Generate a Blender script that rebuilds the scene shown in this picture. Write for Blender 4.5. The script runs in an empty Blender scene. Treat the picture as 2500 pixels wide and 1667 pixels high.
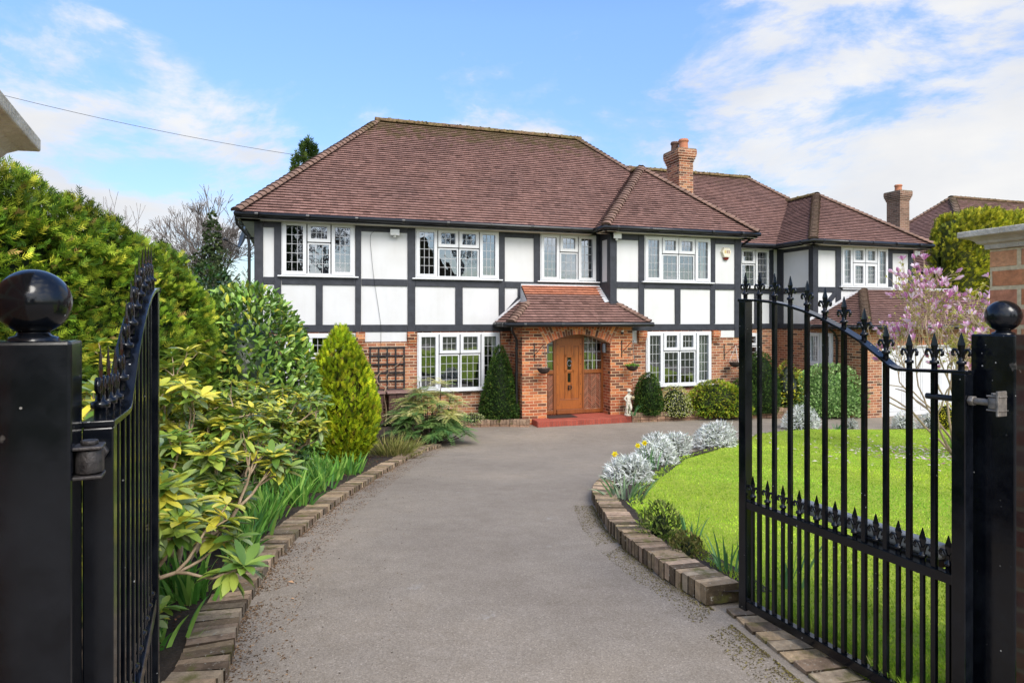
import bpy, math, random
import numpy as np
from mathutils import Vector, Matrix
random.seed(7); RNG = np.random.default_rng(7)
R = math.radians
scene = bpy.context.scene
COL = scene.collection

# ------------------------------------------------------------------ materials
def new_mat(name):
    m = bpy.data.materials.new(name); m.use_nodes = True
    nt = m.node_tree; b = nt.nodes["Principled BSDF"]
    return m, nt, b
def nd(nt, typ, **kw):
    n = nt.nodes.new(typ)
    for k, v in kw.items():
        if k in n.inputs: n.inputs[k].default_value = v
        else: setattr(n, k, v)
    return n
def lk(nt, a, b): nt.links.new(a, b)
def ramp(nt, stops, fac=None, interp='LINEAR'):
    r = nt.nodes.new('ShaderNodeValToRGB'); r.color_ramp.interpolation = interp
    cr = r.color_ramp
    while len(cr.elements) < len(stops): cr.elements.new(0.5)
    for e, (p, c) in zip(cr.elements, stops):
        e.position = p; e.color = (c[0], c[1], c[2], 1) if hasattr(c, '__len__') else (c, c, c, 1)
    if fac is not None: lk(nt, fac, r.inputs[0])
    return r
def mixc(nt, fac, a, b, mode='MIX'):
    n = nt.nodes.new('ShaderNodeMix'); n.data_type = 'RGBA'; n.blend_type = mode
    for i, v in ((0, fac), (6, a), (7, b)):
        sock = n.inputs[i]
        if hasattr(v, 'is_output'): lk(nt, v, sock)
        elif i == 0: sock.default_value = v
        else: sock.default_value = (v[0], v[1], v[2], 1)
    return n.outputs[2]
def coords(nt, kind='Object', scale=None):
    tc = nt.nodes.new('ShaderNodeTexCoord'); o = tc.outputs[kind]
    if scale is not None:
        mp = nt.nodes.new('ShaderNodeMapping'); mp.inputs['Scale'].default_value = scale
        lk(nt, o, mp.inputs[0]); o = mp.outputs[0]
    return o
def noise(nt, vec, scale, detail=4, rough=.6):
    n = nd(nt, 'ShaderNodeTexNoise', Scale=scale, Detail=detail, Roughness=rough); lk(nt, vec, n.inputs['Vector']); return n
def bump(nt, b, h, strength=.4, dist=.01):
    bp = nd(nt, 'ShaderNodeBump', Strength=strength, Distance=dist); lk(nt, h, bp.inputs['Height']); lk(nt, bp.outputs[0], b.inputs['Normal']); return bp
def noisy(name, c1, c2, scale=8, rough=.7, bmp=.2, bdist=.01, stretch=None, spec=.4, metal=0, fine=None, coat=0):
    m, nt, b = new_mat(name)
    v = coords(nt, 'Object', stretch)
    n = noise(nt, v, scale, 6, .65)
    r = ramp(nt, [(.3, c1), (.7, c2)], n.outputs[0])
    b.inputs['Roughness'].default_value = rough; b.inputs['Specular IOR Level'].default_value = spec
    b.inputs['Metallic'].default_value = metal; b.inputs['Coat Weight'].default_value = coat
    lk(nt, r.outputs[0], b.inputs['Base Color'])
    if bmp:
        n2 = noise(nt, v, (fine or scale * 5), 5, .6); bump(nt, b, n2.outputs[0], bmp, bdist)
    return m
def brick_mat(name, cols, mortar, bw=.225, rh=.075, ms=.011, rot=0, dirt_shade=.25, bmp=.6):
    m, nt, b = new_mat(name)
    uv = coords(nt, 'UV')
    if rot:
        mp = nt.nodes.new('ShaderNodeMapping'); mp.inputs['Rotation'].default_value = (0, 0, rot); lk(nt, uv, mp.inputs[0]); uv = mp.outputs[0]
    br = nd(nt, 'ShaderNodeTexBrick', Scale=1.0)
    br.inputs['Color1'].default_value = (0, 0, 0, 1); br.inputs['Color2'].default_value = (1, 1, 1, 1); br.inputs['Mortar'].default_value = (.5, .5, .5, 1)
    br.inputs['Mortar Size'].default_value = ms * .5; br.inputs['Mortar Smooth'].default_value = .15
    br.inputs['Brick Width'].default_value = bw; br.inputs['Row Height'].default_value = rh
    wob = noise(nt, uv, 9, 2); wv = mixc(nt, .006, uv, wob.outputs[1], 'ADD')
    lk(nt, wv, br.inputs['Vector'])
    k = len(cols)
    rp = ramp(nt, [(i / (k - 1), c) for i, c in enumerate(cols)], br.outputs['Color'])
    n = noise(nt, uv, 30, 5, .7)
    spk = ramp(nt, [(.3, .62), (.65, 1.12)], n.outputs[0])
    bc = mixc(nt, 1.0, rp.outputs[0], spk.outputs[0], 'MULTIPLY')
    mo = mixc(nt, 1.0, mortar, ramp(nt, [(.3, .8), (.7, 1.1)], noise(nt, uv, 60, 3).outputs[0]).outputs[0], 'MULTIPLY')
    c = mixc(nt, br.outputs['Fac'], bc, mo)
    big = noise(nt, uv, .9, 4, .6)
    dr = ramp(nt, [(.35, (1 - dirt_shade,) * 3), (.65, (1.05,) * 3)], big.outputs[0])
    c = mixc(nt, 1.0, c, dr.outputs[0], 'MULTIPLY')
    lk(nt, c, b.inputs['Base Color'])
    b.inputs['Roughness'].default_value = .85; b.inputs['Specular IOR Level'].default_value = .25
    inv = nd(nt, 'ShaderNodeMath', operation='MULTIPLY_ADD'); lk(nt, br.outputs['Fac'], inv.inputs[0]); inv.inputs[1].default_value = -1.0
    lk(nt, n.outputs[0], inv.inputs[2])
    bump(nt, b, inv.outputs[0], bmp, .008)
    return m
def tint_mat(name, rough=.55, spec=.35, trans=.0, var=.25, scale=40, bmp=0):
    """colour from the mesh attribute 'tint', with noise variation; leaves let some light through"""
    m, nt, b = new_mat(name)
    at = nt.nodes.new('ShaderNodeAttribute'); at.attribute_name = 'tint'
    v = coords(nt, 'Object'); n = noise(nt, v, scale, 3)
    r = ramp(nt, [(.3, 1 - var), (.7, 1 + var)], n.outputs[0])
    c = mixc(nt, 1.0, at.outputs[0], r.outputs[0], 'MULTIPLY')
    lk(nt, c, b.inputs['Base Color'])
    b.inputs['Roughness'].default_value = rough; b.inputs['Specular IOR Level'].default_value = spec
    if bmp: bump(nt, b, noise(nt, v, scale * 2, 4).outputs[0], bmp, .006)
    if trans:
        t = nt.nodes.new('ShaderNodeBsdfTranslucent'); lk(nt, c, t.inputs[0])
        ms = nt.nodes.new('ShaderNodeMixShader'); ms.inputs[0].default_value = trans
        lk(nt, b.outputs[0], ms.inputs[1]); lk(nt, t.outputs[0], ms.inputs[2])
        lk(nt, ms.outputs[0], nt.nodes['Material Output'].inputs[0])
    return m

M = {}
BR = [(.11, .05, .033), (.2, .075, .04), (.40, .115, .05), (.54, .165, .06), (.62, .25, .10), (.46, .13, .06), (.26, .095, .05)]
M['brick'] = brick_mat('house brick', BR, (.64, .47, .29), ms=.0125, dirt_shade=.15)
M['brick_wall'] = brick_mat('weathered house brick', [(.10, .05, .035), (.19, .085, .05), (.34, .125, .065), (.44, .165, .08), (.50, .24, .12), (.38, .14, .08), (.24, .105, .06)], (.66, .53, .37), ms=.0125, dirt_shade=.2)
M['brick_dull'] = brick_mat('weathered brick', [(.16, .09, .06), (.25, .14, .09), (.33, .19, .125), (.28, .15, .10)], (.45, .38, .29), dirt_shade=.3)
M['soldier'] = brick_mat('soldier course brick', BR, (.72, .58, .40), rot=R(90))
M['brick_near'] = brick_mat('pillar brick', [(.58, .20, .09), (.66, .26, .11), (.74, .36, .17), (.62, .24, .13), (.50, .27, .17)], (.74, .58, .34), ms=.018, rh=.078, dirt_shade=.12, bmp=.8)
M['brick_old'] = brick_mat('dark brown brick', [(.08, .045, .032), (.17, .085, .055), (.13, .065, .05), (.22, .11, .07)], (.34, .28, .22))
M['voussoir'] = tint_mat('arch brick', .85, .2, 0, .35, 45, .5)
M['mortar_dull'] = noisy('dull pointing', (.3, .2, .13), (.4, .28, .19), 40, .9, .3)
M['mortar'] = noisy('mortar', (.45, .34, .22), (.6, .47, .32), 40, .9, .3)
def render_mat():
    m, nt, b = new_mat('white painted render'); v = coords(nt, 'Object'); st = noise(nt, coords(nt, 'Object', (5, 5, .5)), 1.0, 6, .65); bl = noise(nt, v, 1.3, 5, .6)
    c = ramp(nt, [(.16, (.57, .565, .55)), (.42, (.62, .62, .615)), (.7, (.64, .64, .635))], st.outputs[0]).outputs[0]; c = mixc(nt, 1, c, ramp(nt, [(.3, (.93, .92, .9)), (.6, (1, 1, 1))], bl.outputs[0]).outputs[0], 'MULTIPLY')
    lk(nt, c, b.inputs['Base Color']); b.inputs['Roughness'].default_value = .85; bump(nt, b, noise(nt, v, 55, 4).outputs[0], .18, .004); return m
M['render'] = render_mat()
def timber_mat():
    m, nt, b = new_mat('black stained timber'); v = coords(nt, 'Object'); n = noise(nt, v, 7, 6, .7)
    c = ramp(nt, [(.3, (.011, .0125, .018)), (.7, (.031, .034, .045))], n.outputs[0]).outputs[0]; w_ = ramp(nt, [(.69, 0), (.73, .55)], noise(nt, v, 11, 5, .8).outputs[0]); c = mixc(nt, w_.outputs[0], c, (.30, .30, .31))
    lk(nt, c, b.inputs['Base Color']); b.inputs['Roughness'].default_value = .55; bump(nt, b, noise(nt, v, 50, 4).outputs[0], .6, .006); return m
M['timber'] = timber_mat()
M['upvc'] = noisy('white window frame', (.62, .63, .64), (.67, .67, .67), 6, .35, 0, spec=.5)
M['gutter'] = noisy('black plastic gutter', (.008, .008, .009), (.014, .014, .015), 5, .3, .05, spec=.5)
M['soffit'] = noisy('cream soffit', (.5, .48, .4), (.62, .6, .52), 5, .6, 0)
M['lead'] = noisy('lead flashing', (.42, .43, .45), (.62, .62, .63), 12, .5, .3, .006)
def tile_mat():
    m = tint_mat('clay roof tile', .8, .25, 0, .22, 9, .5); nt = m.node_tree; b = nt.nodes['Principled BSDF']; old = b.inputs['Base Color'].links[0].from_socket
    v = coords(nt, 'Object'); l = ramp(nt, [(.685, 0), (.72, .85)], noise(nt, v, 30, 4, .75).outputs[0]); pz = nt.nodes.new('ShaderNodeSeparateXYZ'); lk(nt, v, pz.inputs[0]); mz = nd(nt, 'ShaderNodeMapRange'); lk(nt, pz.outputs[2], mz.inputs[0]); mz.inputs[1].default_value = 7.2; mz.inputs[2].default_value = 8.4; mz.inputs[3].default_value = 0; mz.inputs[4].default_value = .34
    pat = ramp(nt, [(.3, (.80, .80, .80)), (.7, (1.12, 1.08, 1.05))], noise(nt, v, .7, 6, .65).outputs[0]); old = mixc(nt, 1, old, pat.outputs[0], 'MULTIPLY')
    mm = nd(nt, 'ShaderNodeMath', operation='ADD'); lk(nt, noise(nt, v, 5, 6, .7).outputs[0], mm.inputs[0]); lk(nt, mz.outputs[0], mm.inputs[1]); mo = ramp(nt, [(.66, 0), (.80, .8)], mm.outputs[0]); old = mixc(nt, mo.outputs[0], old, (.10, .075, .03))
    c = mixc(nt, l.outputs[0], old, (.6, .55, .48)); lk(nt, c, b.inputs['Base Color']); return m
M['tile'] = tile_mat()
M['mosstile'] = tint_mat('mossy ridge tile', .95, .1, 0, .5, 14, .9)
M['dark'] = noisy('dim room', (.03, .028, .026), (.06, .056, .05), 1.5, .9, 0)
M['curtain'] = noisy('pale curtain', (.55, .58, .5), (.7, .72, .64), 4, .9, .3, .02, (14, 14, 1))
M['leading'] = noisy('lead glazing strip', (.34, .34, .34), (.5, .5, .5), 9, .45, 0, metal=.2)
M['floor_red'] = brick_mat('red quarry tile', [(.38, .085, .05), (.46, .11, .07), (.42, .095, .06)], (.3, .1, .07), .15, .15, .004, bmp=.2, dirt_shade=.3)
M['step_brick'] = brick_mat('red painted brick edge', [(.34, .07, .045), (.42, .095, .06), (.27, .06, .04)], (.2, .09, .07), .075, .2, .008)
def wood(name, a, b_, rough=.35):
    m, nt, b = new_mat(name); v = coords(nt, 'Object', (9, 9, .8)); n = noise(nt, v, 3.2, 8, .7)
    r = ramp(nt, [(.25, a), (.5, b_), (.8, tuple(x * 1.25 for x in b_))], n.outputs[0]); lk(nt, r.outputs[0], b.inputs['Base Color'])
    b.inputs['Roughness'].default_value = rough; b.inputs['Coat Weight'].default_value = .25; bump(nt, b, n.outputs[0], .15, .004); return m
M['oak'] = wood('varnished oak', (.12, .033, .008), (.31, .088, .015))
M['oak_dark'] = wood('dark varnished oak', (.11, .03, .008), (.22, .065, .016))
M['brown_wood'] = wood('dark brown stained wood', (.035, .014, .01), (.06, .024, .017), .6)
M['brown_lid'] = wood('faded brown board', (.14, .08, .065), (.22, .13, .11), .7)
M['iron'] = noisy('black iron', (.006, .006, .007), (.014, .014, .016), 20, .45, .2, spec=.5)
M['wicker'] = noisy('dark wicker', (.02, .012, .01), (.07, .045, .035), 60, .8, .8, .01)
M['lamp_grey'] = noisy('grey lamp housing', (.16, .17, .19), (.22, .23, .25), 10, .4, 0, metal=.4)
M['white_plastic'] = noisy('white plastic', (.68, .68, .66), (.76, .76, .74), 12, .4, 0)
M['cream_plastic'] = noisy('cream plastic', (.66, .6, .46), (.74, .69, .56), 10, .4, 0)
M['red_plastic'] = noisy('red plastic', (.12, .012, .01), (.2, .02, .015), 10, .3, 0)
M['ink_red'] = noisy('brown red lettering', (.28, .06, .03), (.3, .07, .03), 10, .6, 0)
M['ink_yellow'] = noisy('ochre lettering', (.6, .4, .04), (.62, .42, .05), 10, .6, 0)
M['stone'] = noisy('weathered cap stone', (.42, .37, .28), (.70, .64, .52), 9, .9, .7, .01, fine=70)
M['stone_edge'] = noisy('lichen crusted stone edge', (.3, .25, .16), (.5, .46, .37), 30, .95, 1, .012)
M['statue'] = noisy('pale cast stone', (.42, .38, .3), (.68, .63, .53), 14, .9, .5, .006)
M['statue_moss'] = noisy('yellow lichened stone', (.4, .3, .1), (.62, .54, .36), 14, .9, .5, .006)
M['terracotta'] = noisy('terracotta', (.42, .16, .08), (.52, .21, .11), 8, .8, .2)
M['garage_white'] = noisy('white garage door paint', (.60, .61, .62), (.66, .66, .66), 3, .5, .05)
M['alu'] = noisy('pale grey actuator housing', (.36, .36, .33), (.44, .44, .4), 6, .45, 0)
M['steel'] = noisy('worn hinge steel', (.12, .11, .1), (.32, .29, .25), 45, .5, .5, .004, metal=.6)
M['steel_dark'] = noisy('dark worn hinge', (.012, .012, .014), (.09, .08, .075), 45, .4, .5, .004, metal=.4)
M['door_glass'] = noisy('dark door glass', (.004, .004, .005), (.008, .008, .009), 4, .08, 0, spec=.4)
M['cable'] = noisy('black cable', (.01, .01, .01), (.02, .02, .02), 5, .5, 0)
M['dish'] = noisy('grey dish', (.1, .11, .12), (.15, .16, .17), 5, .35, 0, metal=.3)
M['bark'] = noisy('grey brown bark', (.09, .065, .045), (.2, .155, .115), 18, .9, .6, .006)
M['bark_pale'] = noisy('pale tan bark', (.2, .135, .085), (.36, .26, .17), 25, .85, .5, .004)
M['bark_tan'] = noisy('tan shrub bark', (.3, .21, .13), (.5, .38, .25), 25, .85, .5, .004)
M['bark_far'] = noisy('dark bare branches', (.15, .125, .11), (.26, .22, .19), 2, .9, 0)
M['leaf'] = tint_mat('leaf', .55, .15, .3, .2, 6)
M['gloss_leaf'] = tint_mat('glossy leaf', .28, .5, .22, .15, 6)
M['petal'] = tint_mat('petal', .5, .3, .35, .1, 10)
M['grass'] = tint_mat('grass blade', .6, .25, .3, .25, 1.2)
M['flake'] = tint_mat('leaf litter flake', .9, .1, 0, .2, 20)
M['soil'] = noisy('dark garden soil', (.022, .014, .009), (.07, .048, .032), 12, .95, 1, .03, fine=60)
M['verge'] = noisy('rough ground', (.04, .05, .015), (.09, .1, .03), 3, .95, 0)
M['lawn_base'] = noisy('mown turf', (.28, .37, .025), (.40, .48, .04), 5, .95, .8, .02, fine=160)

def asphalt():
    m, nt, b = new_mat('worn tarmac'); v = coords(nt, 'Object')
    big = noise(nt, v, .55, 5, .6); mid = noise(nt, v, 5, 5, .65)
    vo = nd(nt, 'ShaderNodeTexVoronoi', Scale=130.0); lk(nt, v, vo.inputs['Vector'])
    stones = ramp(nt, [(0, (.205, .173, .137)), (.45, (.26, .222, .179)), (.8, (.30, .258, .211)), (1, (.40, .35, .295))], vo.outputs['Color'])
    f = noise(nt, v, 210, 3, .7); fr = ramp(nt, [(.32, .72), (.62, 1.14)], f.outputs[0])
    c = mixc(nt, .8, stones.outputs[0], fr.outputs[0], 'MULTIPLY')
    br = ramp(nt, [(.33, (.82, .79, .76)), (.5, (.97, .95, .92)), (.68, (1.12, 1.08, 1.02))], big.outputs[0]); c = mixc(nt, 1, c, br.outputs[0], 'MULTIPLY')
    mr = ramp(nt, [(.35, (.93, .92, .90)), (.62, (1.05, 1.05, 1.05))], mid.outputs[0]); c = mixc(nt, 1, c, mr.outputs[0], 'MULTIPLY')
    wht = noise(nt, v, 2.1, 6, .75); wr = ramp(nt, [(.64, 0), (.7, .5)], wht.outputs[0]); c = mixc(nt, wr.outputs[0], c, (.36, .34, .31))
    lk(nt, c, b.inputs['Base Color']); b.inputs['Roughness'].default_value = .85; b.inputs['Specular IOR Level'].default_value = .3
    h = mixc(nt, .5, vo.outputs['Distance'], f.outputs[0]); bump(nt, b, h, .45, .005); return m
M['tarmac'] = asphalt()
def paint():
    m, nt, b = new_mat('glossy black gate paint'); v = coords(nt, 'Object')
    b.inputs['Specular IOR Level'].default_value = .42
    vo = nd(nt, 'ShaderNodeTexVoronoi', Scale=26.0); lk(nt, v, vo.inputs['Vector'])
    sp = ramp(nt, [(.055, 1), (.075, 0)], vo.outputs['Distance'])
    pick = ramp(nt, [(.5, 0), (.56, 1)], noise(nt, v, 3.5, 3).outputs[0])
    spk = mixc(nt, 1, sp.outputs[0], pick.outputs[0], 'MULTIPLY')
    dust = noise(nt, v, 7, 6, .7); dc = ramp(nt, [(.4, (.0018, .0025, .0045)), (.75, (.009, .011, .015))], dust.outputs[0])
    c = mixc(nt, spk, dc.outputs[0], (.45, .44, .4)); wr_ = ramp(nt, [(.715, 0), (.735, .7)], noise(nt, v, 6.5, 5, .6).outputs[0]); c = mixc(nt, wr_.outputs[0], c, (.11, .10, .09)); lk(nt, c, b.inputs['Base Color'])
    rr = ramp(nt, [(.35, .09), (.75, .30)], dust.outputs[0]); lk(nt, rr.outputs[0], b.inputs['Roughness'])
    bump(nt, b, noise(nt, v, 30, 3).outputs[0], .04, .004); return m
M['paint'] = paint()
def glass():
    m, nt, b = new_mat('window glass'); nt.nodes.remove(b)
    g = nd(nt, 'ShaderNodeBsdfGlossy'); g.inputs['Roughness'].default_value = .015; g.inputs[0].default_value = (.92, .96, 1, 1)
    v = coords(nt, 'Object'); n = noise(nt, v, 2.2, 2); bp = nd(nt, 'ShaderNodeBump', Strength=.05, Distance=.05); lk(nt, n.outputs[0], bp.inputs['Height']); lk(nt, bp.outputs[0], g.inputs['Normal'])
    t = nd(nt, 'ShaderNodeBsdfTransparent'); t.inputs[0].default_value = (.55, .6, .58, 1)
    mx = nd(nt, 'ShaderNodeMixShader'); mx.inputs[0].default_value = .26
    lk(nt, t.outputs[0], mx.inputs[1]); lk(nt, g.outputs[0], mx.inputs[2]); lk(nt, mx.outputs[0], nt.nodes['Material Output'].inputs[0]); return m
M['glass'] = glass()

# ------------------------------------------------------------------ mesh helpers
class MB:
    """collects faces and shared-vertex grids, links them as one mesh object"""
    def __init__(s): s.v = []; s.f = []; s.uv = []; s.t = []; s.sm = []
    def face(s, pts, uv=None, tint=(1, 1, 1), smooth=False):
        pts = [Vector(p) for p in pts]; n0 = len(s.v); s.v += pts; s.t += [tint] * len(pts)
        s.f.append(list(range(n0, n0 + len(pts)))); s.sm.append(smooth)
        if uv is None:
            n = Vector((0, 0, 0))
            for i in range(1, len(pts) - 1): n += (pts[i] - pts[0]).cross(pts[i + 1] - pts[0])
            a = [abs(c) for c in n]
            if a[2] >= a[0] and a[2] >= a[1]: uv = [(p.x, p.y) for p in pts]
            elif a[0] > a[1]: uv = [(p.y, p.z) for p in pts]
            else: uv = [(p.x, p.z) for p in pts]
        s.uv.append(uv)
    def box(s, x0, x1, y0, y1, z0, z1, T=None, tint=(1, 1, 1)):
        c = [Vector((x, y, z)) for z in (z0, z1) for y in (y0, y1) for x in (x0, x1)]
        if T is not None: c = [T @ p for p in c]
        for q in ((0, 2, 3, 1), (4, 5, 7, 6), (0, 1, 5, 4), (1, 3, 7, 5), (3, 2, 6, 7), (2, 0, 4, 6)):
            s.face([c[i] for i in q], tint=tint)
        return s
    def grid(s, rows, closed=False, smooth=True, tint=(1, 1, 1)):
        n0 = len(s.v); w = len(rows[0])
        for r in rows: s.v += [Vector(p) for p in r]; s.t += [tint] * w
        for i in range(len(rows) - 1):
            for j in range(w if closed else w - 1):
                k = (j + 1) % w
                s.f.append([n0 + i * w + j, n0 + i * w + k, n0 + (i + 1) * w + k, n0 + (i + 1) * w + j]); s.sm.append(smooth)
                s.uv.append([(j / w, i), (k / w, i), (k / w, i + 1), (j / w, i + 1)])
        return s
    def tube(s, pts, r, n=8, caps=True, tint=(1, 1, 1)):
        pts = [Vector(p) for p in pts]; rs = [float(q) for q in r] if hasattr(r, '__len__') else [float(r)] * len(pts); rows = []
        prev = None
        for i, p in enumerate(pts):
            d = (pts[min(i + 1, len(pts) - 1)] - pts[max(i - 1, 0)]).normalized()
            up = Vector((0, 0, 1)) if abs(d.z) < .95 else Vector((1, 0, 0))
            a = d.cross(up).normalized()
            if prev is not None and a.dot(prev) < 0: a = -a
            prev = a; b = d.cross(a)
            rows.append([p + rs[i] * (a * math.cos(2 * math.pi * k / n) + b * math.sin(2 * math.pi * k / n)) for k in range(n)])
        s.grid(rows, True, True, tint)
        if caps: s.face(rows[0][::-1], tint=tint); s.face(rows[-1], tint=tint)
        return s
    def lathe(s, prof, n=20, c=(0, 0, 0), tint=(1, 1, 1), sq=False):
        rows = []
        for r, z in prof:
            rows.append([Vector((c[0] + r * math.cos(2 * math.pi * (k + .5) / n), c[1] + r * math.sin(2 * math.pi * (k + .5) / n), c[2] + z)) for k in range(n)])
        s.grid(rows, True, not sq, tint); return s
    def build(s, name, mat, parent=None, bevel=0, loc=None, rot=None):
        me = bpy.data.meshes.new(name); me.from_pydata([tuple(v) for v in s.v], [], s.f)
        uvl = me.uv_layers.new(name='UVMap'); flat = [c for u in s.uv for p in u for c in p]; uvl.data.foreach_set('uv', flat)
        at = me.attributes.new('tint', 'FLOAT_COLOR', 'POINT'); at.data.foreach_set('color', [c for t in s.t for c in (t[0], t[1], t[2], 1)])
        me.polygons.foreach_set('use_smooth', s.sm)
        me.materials.append(mat); me.update()
        o = bpy.data.objects.new(name, me); COL.objects.link(o)
        if parent: o.parent = parent
        if loc is not None: o.location = loc
        if rot is not None: o.rotation_euler = rot
        if bevel:
            b = o.modifiers.new('bevel', 'BEVEL'); b.width = bevel; b.segments = 2; b.limit_method = 'ANGLE'
            w = o.modifiers.new('weld', 'WELD'); w.merge_threshold = 1e-5
            o.modifiers.move(1, 0)
        return o
def np_mesh(name, V, F, T, mat, parent=None, smooth=False, loc=None):
    """V (n,3), F (m,3 or 4), T (n,3) colours"""
    V = np.ascontiguousarray(V, np.float32); F = np.ascontiguousarray(F, np.int32); m, k = F.shape
    me = bpy.data.meshes.new(name); me.vertices.add(len(V)); me.vertices.foreach_set('co', V.ravel())
    me.loops.add(m * k); me.loops.foreach_set('vertex_index', F.ravel())
    me.polygons.add(m); me.polygons.foreach_set('loop_start', np.arange(0, m * k, k, dtype=np.int32)); me.polygons.foreach_set('loop_total', np.full(m, k, np.int32))
    if smooth: me.polygons.foreach_set('use_smooth', np.ones(m, bool))
    at = me.attributes.new('tint', 'FLOAT_COLOR', 'POINT'); C = np.ones((len(V), 4), np.float32); C[:, :3] = T; at.data.foreach_set('color', C.ravel())
    me.update(calc_edges=True); me.validate(); me.materials.append(mat)
    o = bpy.data.objects.new(name, me); COL.objects.link(o)
    if parent: o.parent = parent
    if loc is not None: o.location = loc
    return o
def tag(o, label, cat, group=None, kind=None):
    o['label'] = label; o['category'] = cat
    if group: o['group'] = group
    if kind: o['kind'] = kind
    return o
def struct(o): o['kind'] = 'structure'; return o
def thing(name, label, cat, loc=(0, 0, 0), rz=0, group=None):
    o = bpy.data.objects.new(name, None); o.empty_display_size = .2; COL.objects.link(o); o.location = loc; o.rotation_euler = (0, 0, rz)
    return tag(o, label, cat, group)
def unit(a): return a / np.maximum(np.linalg.norm(a, axis=-1, keepdims=True), 1e-9)
def sm(t): t = max(0., min(1., t)); return t * t * (3 - 2 * t)
def gz(X, Y):
    t = max(0., min(1., (Y - 2.5) / 11.0))
    return 1.04 * (1 - (.6 * t + .4 * sm(t))) - .13 * sm((X - 5) / 4) * sm((Y - 10) / 5)
def interp(tab, y): return float(np.interp(y, [t[0] for t in tab], [t[1] for t in tab]))
ORD = 'first second third fourth fifth sixth seventh eighth ninth tenth eleventh twelfth thirteenth fourteenth fifteenth sixteenth'.split()

# ------------------------------------------------------------------ camera, sky, sun
cam = bpy.data.cameras.new('camera'); co = bpy.data.objects.new('camera', cam); COL.objects.link(co)
co.location = (0, 0, 2.6); co.rotation_euler = (R(90), 0, 0)
cam.sensor_width = 36; cam.lens = 36 * 1560 / 2500; cam.shift_y = -53.5 / 2500; cam.clip_start = .05; cam.clip_end = 600
scene.camera = co
SUN = Vector((.30, -.66, .69)).normalized()
w = bpy.data.worlds.new('World'); scene.world = w; w.use_nodes = True; nt = w.node_tree; bg = nt.nodes['Background']
sky = nt.nodes.new('ShaderNodeTexSky'); sky.sky_type = 'NISHITA'; sky.sun_disc = False
sky.sun_elevation = math.asin(SUN.z); sky.sun_rotation = math.atan2(SUN.x, SUN.y) % (2 * math.pi); sky.ozone_density = 2.0; sky.air_density = 1.0; sky.dust_density = .6
tc = nt.nodes.new('ShaderNodeTexCoord'); gen = tc.outputs['Generated']
mp = nt.nodes.new('ShaderNodeMapping'); mp.inputs['Scale'].default_value = (1.0, 1.0, 2.2); mp.inputs['Location'].default_value = (.35, .2, .1); lk(nt, gen, mp.inputs[0])
n1 = nd(nt, 'ShaderNodeTexNoise', Scale=3.6, Detail=12.0, Roughness=.62, Distortion=.25); lk(nt, mp.outputs[0], n1.inputs['Vector'])
def vmask(d, lo, hi, amt):
    dv = Vector(d).normalized(); dp = nd(nt, 'ShaderNodeVectorMath', operation='DOT_PRODUCT'); lk(nt, gen, dp.inputs[0]); dp.inputs[1].default_value = dv
    mr = nd(nt, 'ShaderNodeMapRange'); mr.interpolation_type = 'SMOOTHSTEP'; lk(nt, dp.outputs['Value'], mr.inputs[0]); mr.inputs[1].default_value = lo; mr.inputs[2].default_value = hi; mr.inputs[3].default_value = 0; mr.inputs[4].default_value = amt
    return mr.outputs[0]
def madd(a, b):
    n = nd(nt, 'ShaderNodeMath', operation='ADD')
    for i, x in enumerate((a, b)):
        if hasattr(x, 'is_output'): lk(nt, x, n.inputs[i])
        else: n.inputs[i].default_value = x
    return n.outputs[0]
den = n1.outputs[0]
for d, lo, hi, amt in (((-.68, 1, .25), .955, .999, .17), ((-.80, 1, .60), .95, .995, -.10), ((.74, 1, .42), .93, .995, .145), ((.60, 1, .2), .95, .998, .05), ((.1, 1, .26), .9, .995, .03), ((.2, -1, .6), .1, .9, .14), ((-.05, 1, .62), .93, .995, -.08)):
    den = madd(den, vmask(d, lo, hi, amt))
cr = ramp(nt, [(.52, .0), (.57, .12), (.615, .5), (.66, .88), (.73, 1)], den)
n2 = nd(nt, 'ShaderNodeTexNoise', Scale=4.5, Detail=6.0); lk(nt, mp.outputs[0], n2.inputs['Vector'])
cc0 = ramp(nt, [(.3, (.80, .83, .9)), (.65, (1, 1, 1))], n2.outputs[0]); vs = nd(nt, 'ShaderNodeVectorMath', operation='SCALE'); lk(nt, cc0.outputs[0], vs.inputs[0]); vs.inputs['Scale'].default_value = 10.2; cc = vs
hs = nd(nt, 'ShaderNodeHueSaturation', Hue=.508, Saturation=1.14, Value=3.2); lk(nt, sky.outputs[0], hs.inputs['Color'])
sx = nd(nt, 'ShaderNodeSeparateXYZ'); lk(nt, gen, sx.inputs[0])
el = nd(nt, 'ShaderNodeMapRange'); lk(nt, sx.outputs[2], el.inputs[0]); el.inputs[1].default_value = 0; el.inputs[2].default_value = .42; el.inputs[3].default_value = .42; el.inputs[4].default_value = 1.08
s2 = nd(nt, 'ShaderNodeVectorMath', operation='SCALE'); lk(nt, hs.outputs[0], s2.inputs[0]); lk(nt, el.outputs[0], s2.inputs['Scale'])
sky_fill = nd(nt, 'ShaderNodeMath', operation='MULTIPLY_ADD'); lk(nt, vmask(SUN, .1, .95, 1.9), sky_fill.inputs[0]); sky_fill.inputs[1].default_value = 1.0; sky_fill.inputs[2].default_value = 1.0  # added fill light: unseen cloud around the sun brightened behind the camera
s3 = nd(nt, 'ShaderNodeVectorMath', operation='SCALE'); lk(nt, cc.outputs[0], s3.inputs[0]); lk(nt, sky_fill.outputs[0], s3.inputs['Scale'])
skyc = mixc(nt, cr.outputs[0], s2.outputs[0], s3.outputs[0])
lk(nt, skyc, bg.inputs[0]); bg.inputs[1].default_value = .092
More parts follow.
